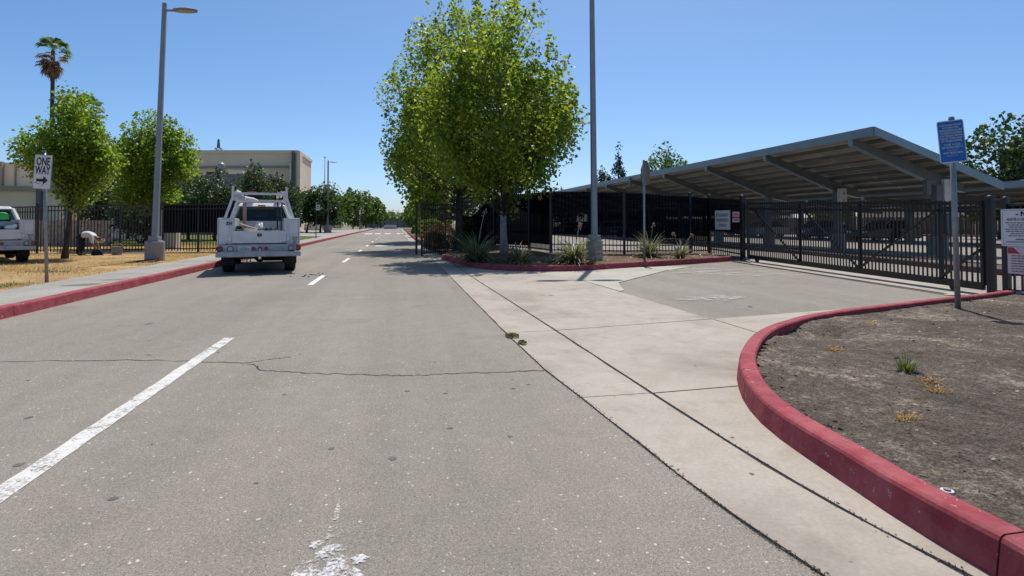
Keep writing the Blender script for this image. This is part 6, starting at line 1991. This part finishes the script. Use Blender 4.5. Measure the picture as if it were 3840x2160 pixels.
for i, (x, y, h, r, pf, mt, lb) in enumerate([
        (31.0, 84, 11.2, 1.5, p_cone, 'leaf_conifer', 'shorter dark conifer beside the light pole above the carport'),
        (33.0, 86, 10.3, 1.4, p_cone, 'leaf_conifer', 'small pointed conifer between its two taller neighbours'),
        (33.9, 84, 13.6, 1.7, p_cone, 'leaf_conifer', 'tallest dark conifer rising above the carport roof'),
        (36.6, 74, 12.2, 4.2, p_oval, 'leaf_mid', 'broad green tree rising above the carport next to the conifers'),
        (46.5, 36.2, 9.2, 3.9, p_oval, 'leaf_dark', 'big dark tree behind the blue sign'),
        (52.5, 36.0, 9.2, 4.4, p_oval, 'leaf_dark', 'big dark tree cut by the edge of view beside the blue sign'),
        (45.5, 66, 5.6, 3.0, p_round, 'leaf_mid', 'round garden tree behind the board fence, left of the white house'),
        (57.0, 66, 5.4, 3.0, p_round, 'leaf_maple', 'bright garden tree between the two nearer houses'),
        (68.0, 55, 4.9, 2.6, p_round, 'leaf_maple', 'yellowish garden tree beside the tan house'),
        (38.0, 84, 6.0, 3.4, p_round, 'leaf_mid', 'garden tree at the left end of the board fence'),
        (27.0, 92, 6.5, 3.4, p_round, 'leaf_dark', 'dark tree beyond the far end of the carport')]):
    tree('lot_tree', lb, (x, y, 0), h, r, 1.8 if pf is not p_cone else 0.8, mt, 130 if r > 3.9 else 90, 46, 0.34 if pf is not p_cone else 0.26, 140 + i, pf, 'bark_dark', 0.2, 0.22, 0.55 if r > 2 else 0.34, 0.2, group='trees beyond the parking lot')
for i, (x, y, h, lb) in enumerate([(-4.2, 150, 4.0, 'nearer small arching palm at the road end'), (-3.4, 160, 3.4, 'farther small arching palm at the road end')]):
    blades = blades_clump('arching_palm', lb, (x, y, h - 1.0), 26, 3.0, 0.16, 200 + i, 'leaf_mid', cat='palm', group='palms at the road end', upright=0.7)
    mb = MB(); mb.tube([(0, 0, -h + 1.0), (0, 0, 0.1)], [0.22, 0.16], 8); mb.build('trunk', 'bark_dark', blades)

for i, (x, y, rx, ry, h, lb) in enumerate([(2.75, 47.5, 1.0, 3.4, 1.75, 'nearer clipped green hedge along the right kerb'), (2.5, 56, 0.9, 4.2, 1.7, 'middle clipped green hedge along the right kerb'), (2.4, 67, 0.9, 5.5, 1.6, 'farthest clipped green hedge along the right kerb')]):
    shrub('hedge', lb, (x, y, 0.08), rx, ry, h, 5200, 0.12, 'leaf_mid', 220 + i, 'hedge', 'hedges along the right kerb', box=True)
shrub('clipped_shrub', 'dark rounded green shrub behind the swing gate post', (3.35, 25.6, 0.1), 0.85, 0.9, 1.5, 4200, 0.09, 'leaf_dark', 230)
shrub('dead_shrub', 'large brown dried shrub behind the open swing gate', (2.15, 29.0, 0.08), 0.85, 1.2, 1.25, 5200, 0.08, 'leaf_dead', 231)
shrub('dead_shrub', 'small brown dried shrub at the foot of the swing gate', (1.75, 26.2, 0.05), 0.55, 0.7, 0.85, 3000, 0.07, 'leaf_dead', 232)
shrub('lot_shrub', 'round dark shrub in the parking lot behind the windscreen', (16.2, 33, 0.0), 0.9, 0.9, 1.25, 2200, 0.1, 'leaf_dark', 233)

blades_clump('red_yucca', 'large red yucca with flower stalks at the left end of the planted island', (2.25, 16.4, 0.14), 330, 1.2, 0.019, 301, stalks=((0.35, 0.6, 1.5), (-0.85, 0.1, 0.85)), upright=0.5)
blades_clump('red_yucca', 'dark low yucca clump in the shade below the sweetgum', (3.3, 15.55, 0.14), 240, 0.8, 0.018, 302, upright=0.4)
blades_clump('red_yucca', 'large yucca spilling over the kerb beside the light pole base', (4.75, 15.0, 0.14), 330, 1.1, 0.019, 303, stalks=((0.15, -0.1, 1.1),), upright=0.45)
blades_clump('red_yucca', 'upright yucca behind the stop sign post', (7.9, 17.0, 0.16), 200, 0.9, 0.016, 304, stalks=((0.2, 0.1, 1.1),), upright=0.8)
blades_clump('red_yucca', 'small yucca with a leaning stalk near the student parking sign', (8.75, 16.55, 0.14), 150, 0.65, 0.015, 305, stalks=((0.45, 0.1, 0.75), (-0.25, 0, 0.8)), upright=0.75)

shrub('joint_weed', 'small dark green weed growing in the gutter joint', (1.235, 6.12, 0.0), 0.07, 0.11, 0.035, 220, 0.022, 'grass_green', 240, 'weed')
shrub('joint_weed', 'tiny weed in the gutter joint nearest the big crack', (1.27, 5.75, 0.0), 0.04, 0.09, 0.03, 140, 0.02, 'grass_green', 241, 'weed')
tuft('grass_tuft', 'green grass tuft alone on the bare dirt island', (3.86, 3.74, 0.10), 90, 0.115, 'grass_green', 250, 0.07)
for i, (x, y, lb) in enumerate([(3.80, 3.50, 'upper straw tuft just below the green tuft'), (3.63, 3.30, 'lower straw tuft below the green tuft'), (3.90, 4.52, 'straw tuft near the dip behind the kerb'), (2.95, 2.87, 'small straw tuft lowest on the dirt island'), (5.3, 5.6, 'pale straw tuft near the blue sign')]):
    tuft('straw_tuft', lb, (x, y, 0.095), 70, 0.034, 'straw_orange', 260 + i, 0.11, group='straw tufts on the dirt island', flat=0.6)
t = thing('sprinkler_head', 'small white sprinkler head beside the red kerb', 'sprinkler', (2.29, 2.03, 0.075))
mb = MB(); mb.tube([(0, 0, 0), (0, 0, 0.035)], 0.025, 14); mb.build('body', 'white_dull', t)
mb = MB(); mb.tube([(0, 0, 0.035), (0, 0, 0.042)], 0.014, 12); mb.build('nozzle', 'hose_grey', t)

# loose twigs, clods and pebbles on the dirt
rng = np.random.default_rng(77)
Q = []
for _ in range(5200):
    x, y = rng.uniform(2.2, 9.5), -0.5 + 8 * rng.uniform(0, 1)
    if not inside(dirt_poly, x, y): continue
    s_ = rng.uniform(0.006, 0.022); a = rng.uniform(0, 6.28)
    z = 0.098 + isl_h(x, y)
    p = np.array([x, y, z]); d = np.array([math.cos(a), math.sin(a), rng.uniform(-.1, .3)]) * s_; e = np.array([-math.sin(a), math.cos(a), rng.uniform(0, .9)]) * s_ * 0.45
    Q.append([p, p + d, p + d + e, p + e])
r_ = random.Random(91)
mb = MB()
for _ in range(900):
    x, y = r_.uniform(2.2, 9.0), r_.uniform(0.2, 7.4)
    if not inside(dirt_poly, x, y): continue
    if r_.random() < 0.25:                      # more of it has gathered along the kerb
        p_ = ISL[r_.randrange(20, len(ISL) - 6)]; x, y = p_.x + r_.uniform(0.14, 0.34), p_.y - r_.uniform(0.02, 0.2)
        if not inside(dirt_poly, x, y): continue
    q_ = 0.004 + 0.016 * r_.random() ** 3
    mb.ball((x, y, 0.097 + isl_h(x, y)), q_, 5, 3, (1, r_.uniform(.6, 1.4), r_.uniform(.4, .8)))
tag(mb.build('dirt_clods', 'planter_soil'), 'small clods and pebbles on the dirt', kind='stuff')
tag(put('dirt_litter', quads_mesh('dirt_litter', np.array(Q), 'leaf_dead')), 'scattered bark chips and twigs on the dirt', kind='stuff')
rng = np.random.default_rng(78)
Q = []
for _ in range(2600):
    x, y = rng.uniform(1.8, 11), rng.uniform(14.2, 19)
    if not inside(pl_poly, x, y): continue
    s_ = rng.uniform(0.02, 0.06); a = rng.uniform(0, 6.28)
    p = np.array([x, y, 0.16 + rng.uniform(0, 0.05)]); d = np.array([math.cos(a), math.sin(a), rng.uniform(-.1, .3)]) * s_; e = np.array([-math.sin(a), math.cos(a), rng.uniform(0, .9)]) * s_ * 0.5
    Q.append([p, p + d, p + d + e, p + e])
tag(put('mulch', quads_mesh('mulch', np.array(Q), 'leaf_dead')), 'dry leaf mulch in the planted island', kind='stuff')
grass_stuff('dry_grass', 'dry straw grass covering the verge', (-15, -6.4, 8.5, 24.0), 46000, 0.055, 'straw', 401, 0.118, 0.006)
grass_stuff('yard_grass', 'dry straw grass behind the left fence', (-18, -6.5, 24.7, 31.4), 12000, 0.07, 'straw', 402, 0.116, 0.012)
grass_stuff('green_grass', 'greenish grass at the edge of the verge', (-11, -6.6, 9.5, 13.5), 6000, 0.07, 'grass_green', 403, 0.118, 0.006)

# crumbs of dirt dropped on the road behind the truck
r_ = random.Random(41)
ds = struct('dropped_dirt', 'small clods of dirt dropped on the road beside the truck')
mb = MB(); mb.ball((0, 0, 0.3), 1.0, 6, 4, (1, 1.2, 0.6)); cm = mb.mesh('clod'); cm.materials.append(MATS['dark_soil'])
for _ in range(24):
    s_ = r_.uniform(0.008, 0.024)
    put('clod', cm, ds, (-2.0 + r_.gauss(0, 0.28), 14.3 + r_.gauss(0, 0.32), 0.003), r_.uniform(0, 6), (s_, s_, s_))


# ------------------------------------------------------------------ far end of the road
for i, (x, y, h, r, lb) in enumerate([
        (-22, 205, 7.5, 5.0, 'leftmost far tree closing the view beyond the cross street'), (-13, 225, 6.0, 5.0, 'second far tree from the left beyond the cross street'),
        (-5, 240, 5.0, 4.0, 'low far tree straight beyond the road end'), (4, 250, 5.0, 4.5, 'low far tree just right of the road end'),
        (12, 215, 6.5, 5.0, 'far tree behind the last right roadside tree'), (9, 185, 5.2, 4.0, 'far tree close to the right end of the cross street'), (-1, 262, 6.0, 5.0, 'faint far tree in the gap at the road end'), (-32, 215, 8.0, 5.5, 'far tree behind the plaza row')]):
    tree('far_tree', lb, (x, y, 0), h, r, 0.8, 'leaf_mid', 70, 40, 0.7, 500 + i, p_round, 'bark_dark', 0.2, 0.2, 1.0, 0.1, group='trees beyond the cross street')
fg = thing('far_fence', 'thin black fence and gate closing the far end of the road', 'fence')
for k in range(9):
    fence_run(fg, (-7.5 + k * 1.5, 134.2, 0, 2.0 if k % 3 else 2.4), (-6.0 + k * 1.5, 134.2, 0, 2.0), 0.3, posts=(True, False), rails=(0.1, 0.95), pw=0.12)
t = thing('barrier_block', 'pale concrete barrier block at the far end of the road', 'barrier', (-1.6, 131.5, 0))
mb = MB(); mb.box((0, 0, 0.45), (3.0, 0.6, 0.9), 0, 0.9); mb.build('block', 'white_wall', t)
mb = MB(); mb.box((0, -0.31, 0.3), (2.6, 0.05, 0.1)); mb.build('base_strip', 'pedestal', t)
t = thing('far_shed', 'low pale building beyond the far end of the road', 'building', (-3, 190, 0))
mb = MB(); mb.box((0, 0, 1.3), (14, 5, 2.6)); mb.build('wall', 'stucco_grey', t)
mb = MB(); mb.box((0, 0, 2.7), (15, 6, 0.25)); mb.build('roof', 'stucco_dark', t)

# lettering becomes ordinary meshes
dg = bpy.context.evaluated_depsgraph_get()
for o in [q for q in S.objects if q.type == 'FONT']:
    me = bpy.data.meshes.new_from_object(o.evaluated_get(dg))
    me.materials.clear()
    me.materials.append(o.data.materials[0])
    n_ = o.name
    m = bpy.data.objects.new('tmp', me)
    COL.objects.link(m)
    m.parent = o.parent
    m.location = o.location; m.rotation_euler = o.rotation_euler; m.scale = o.scale
    bpy.data.objects.remove(o)
    m.name = n_
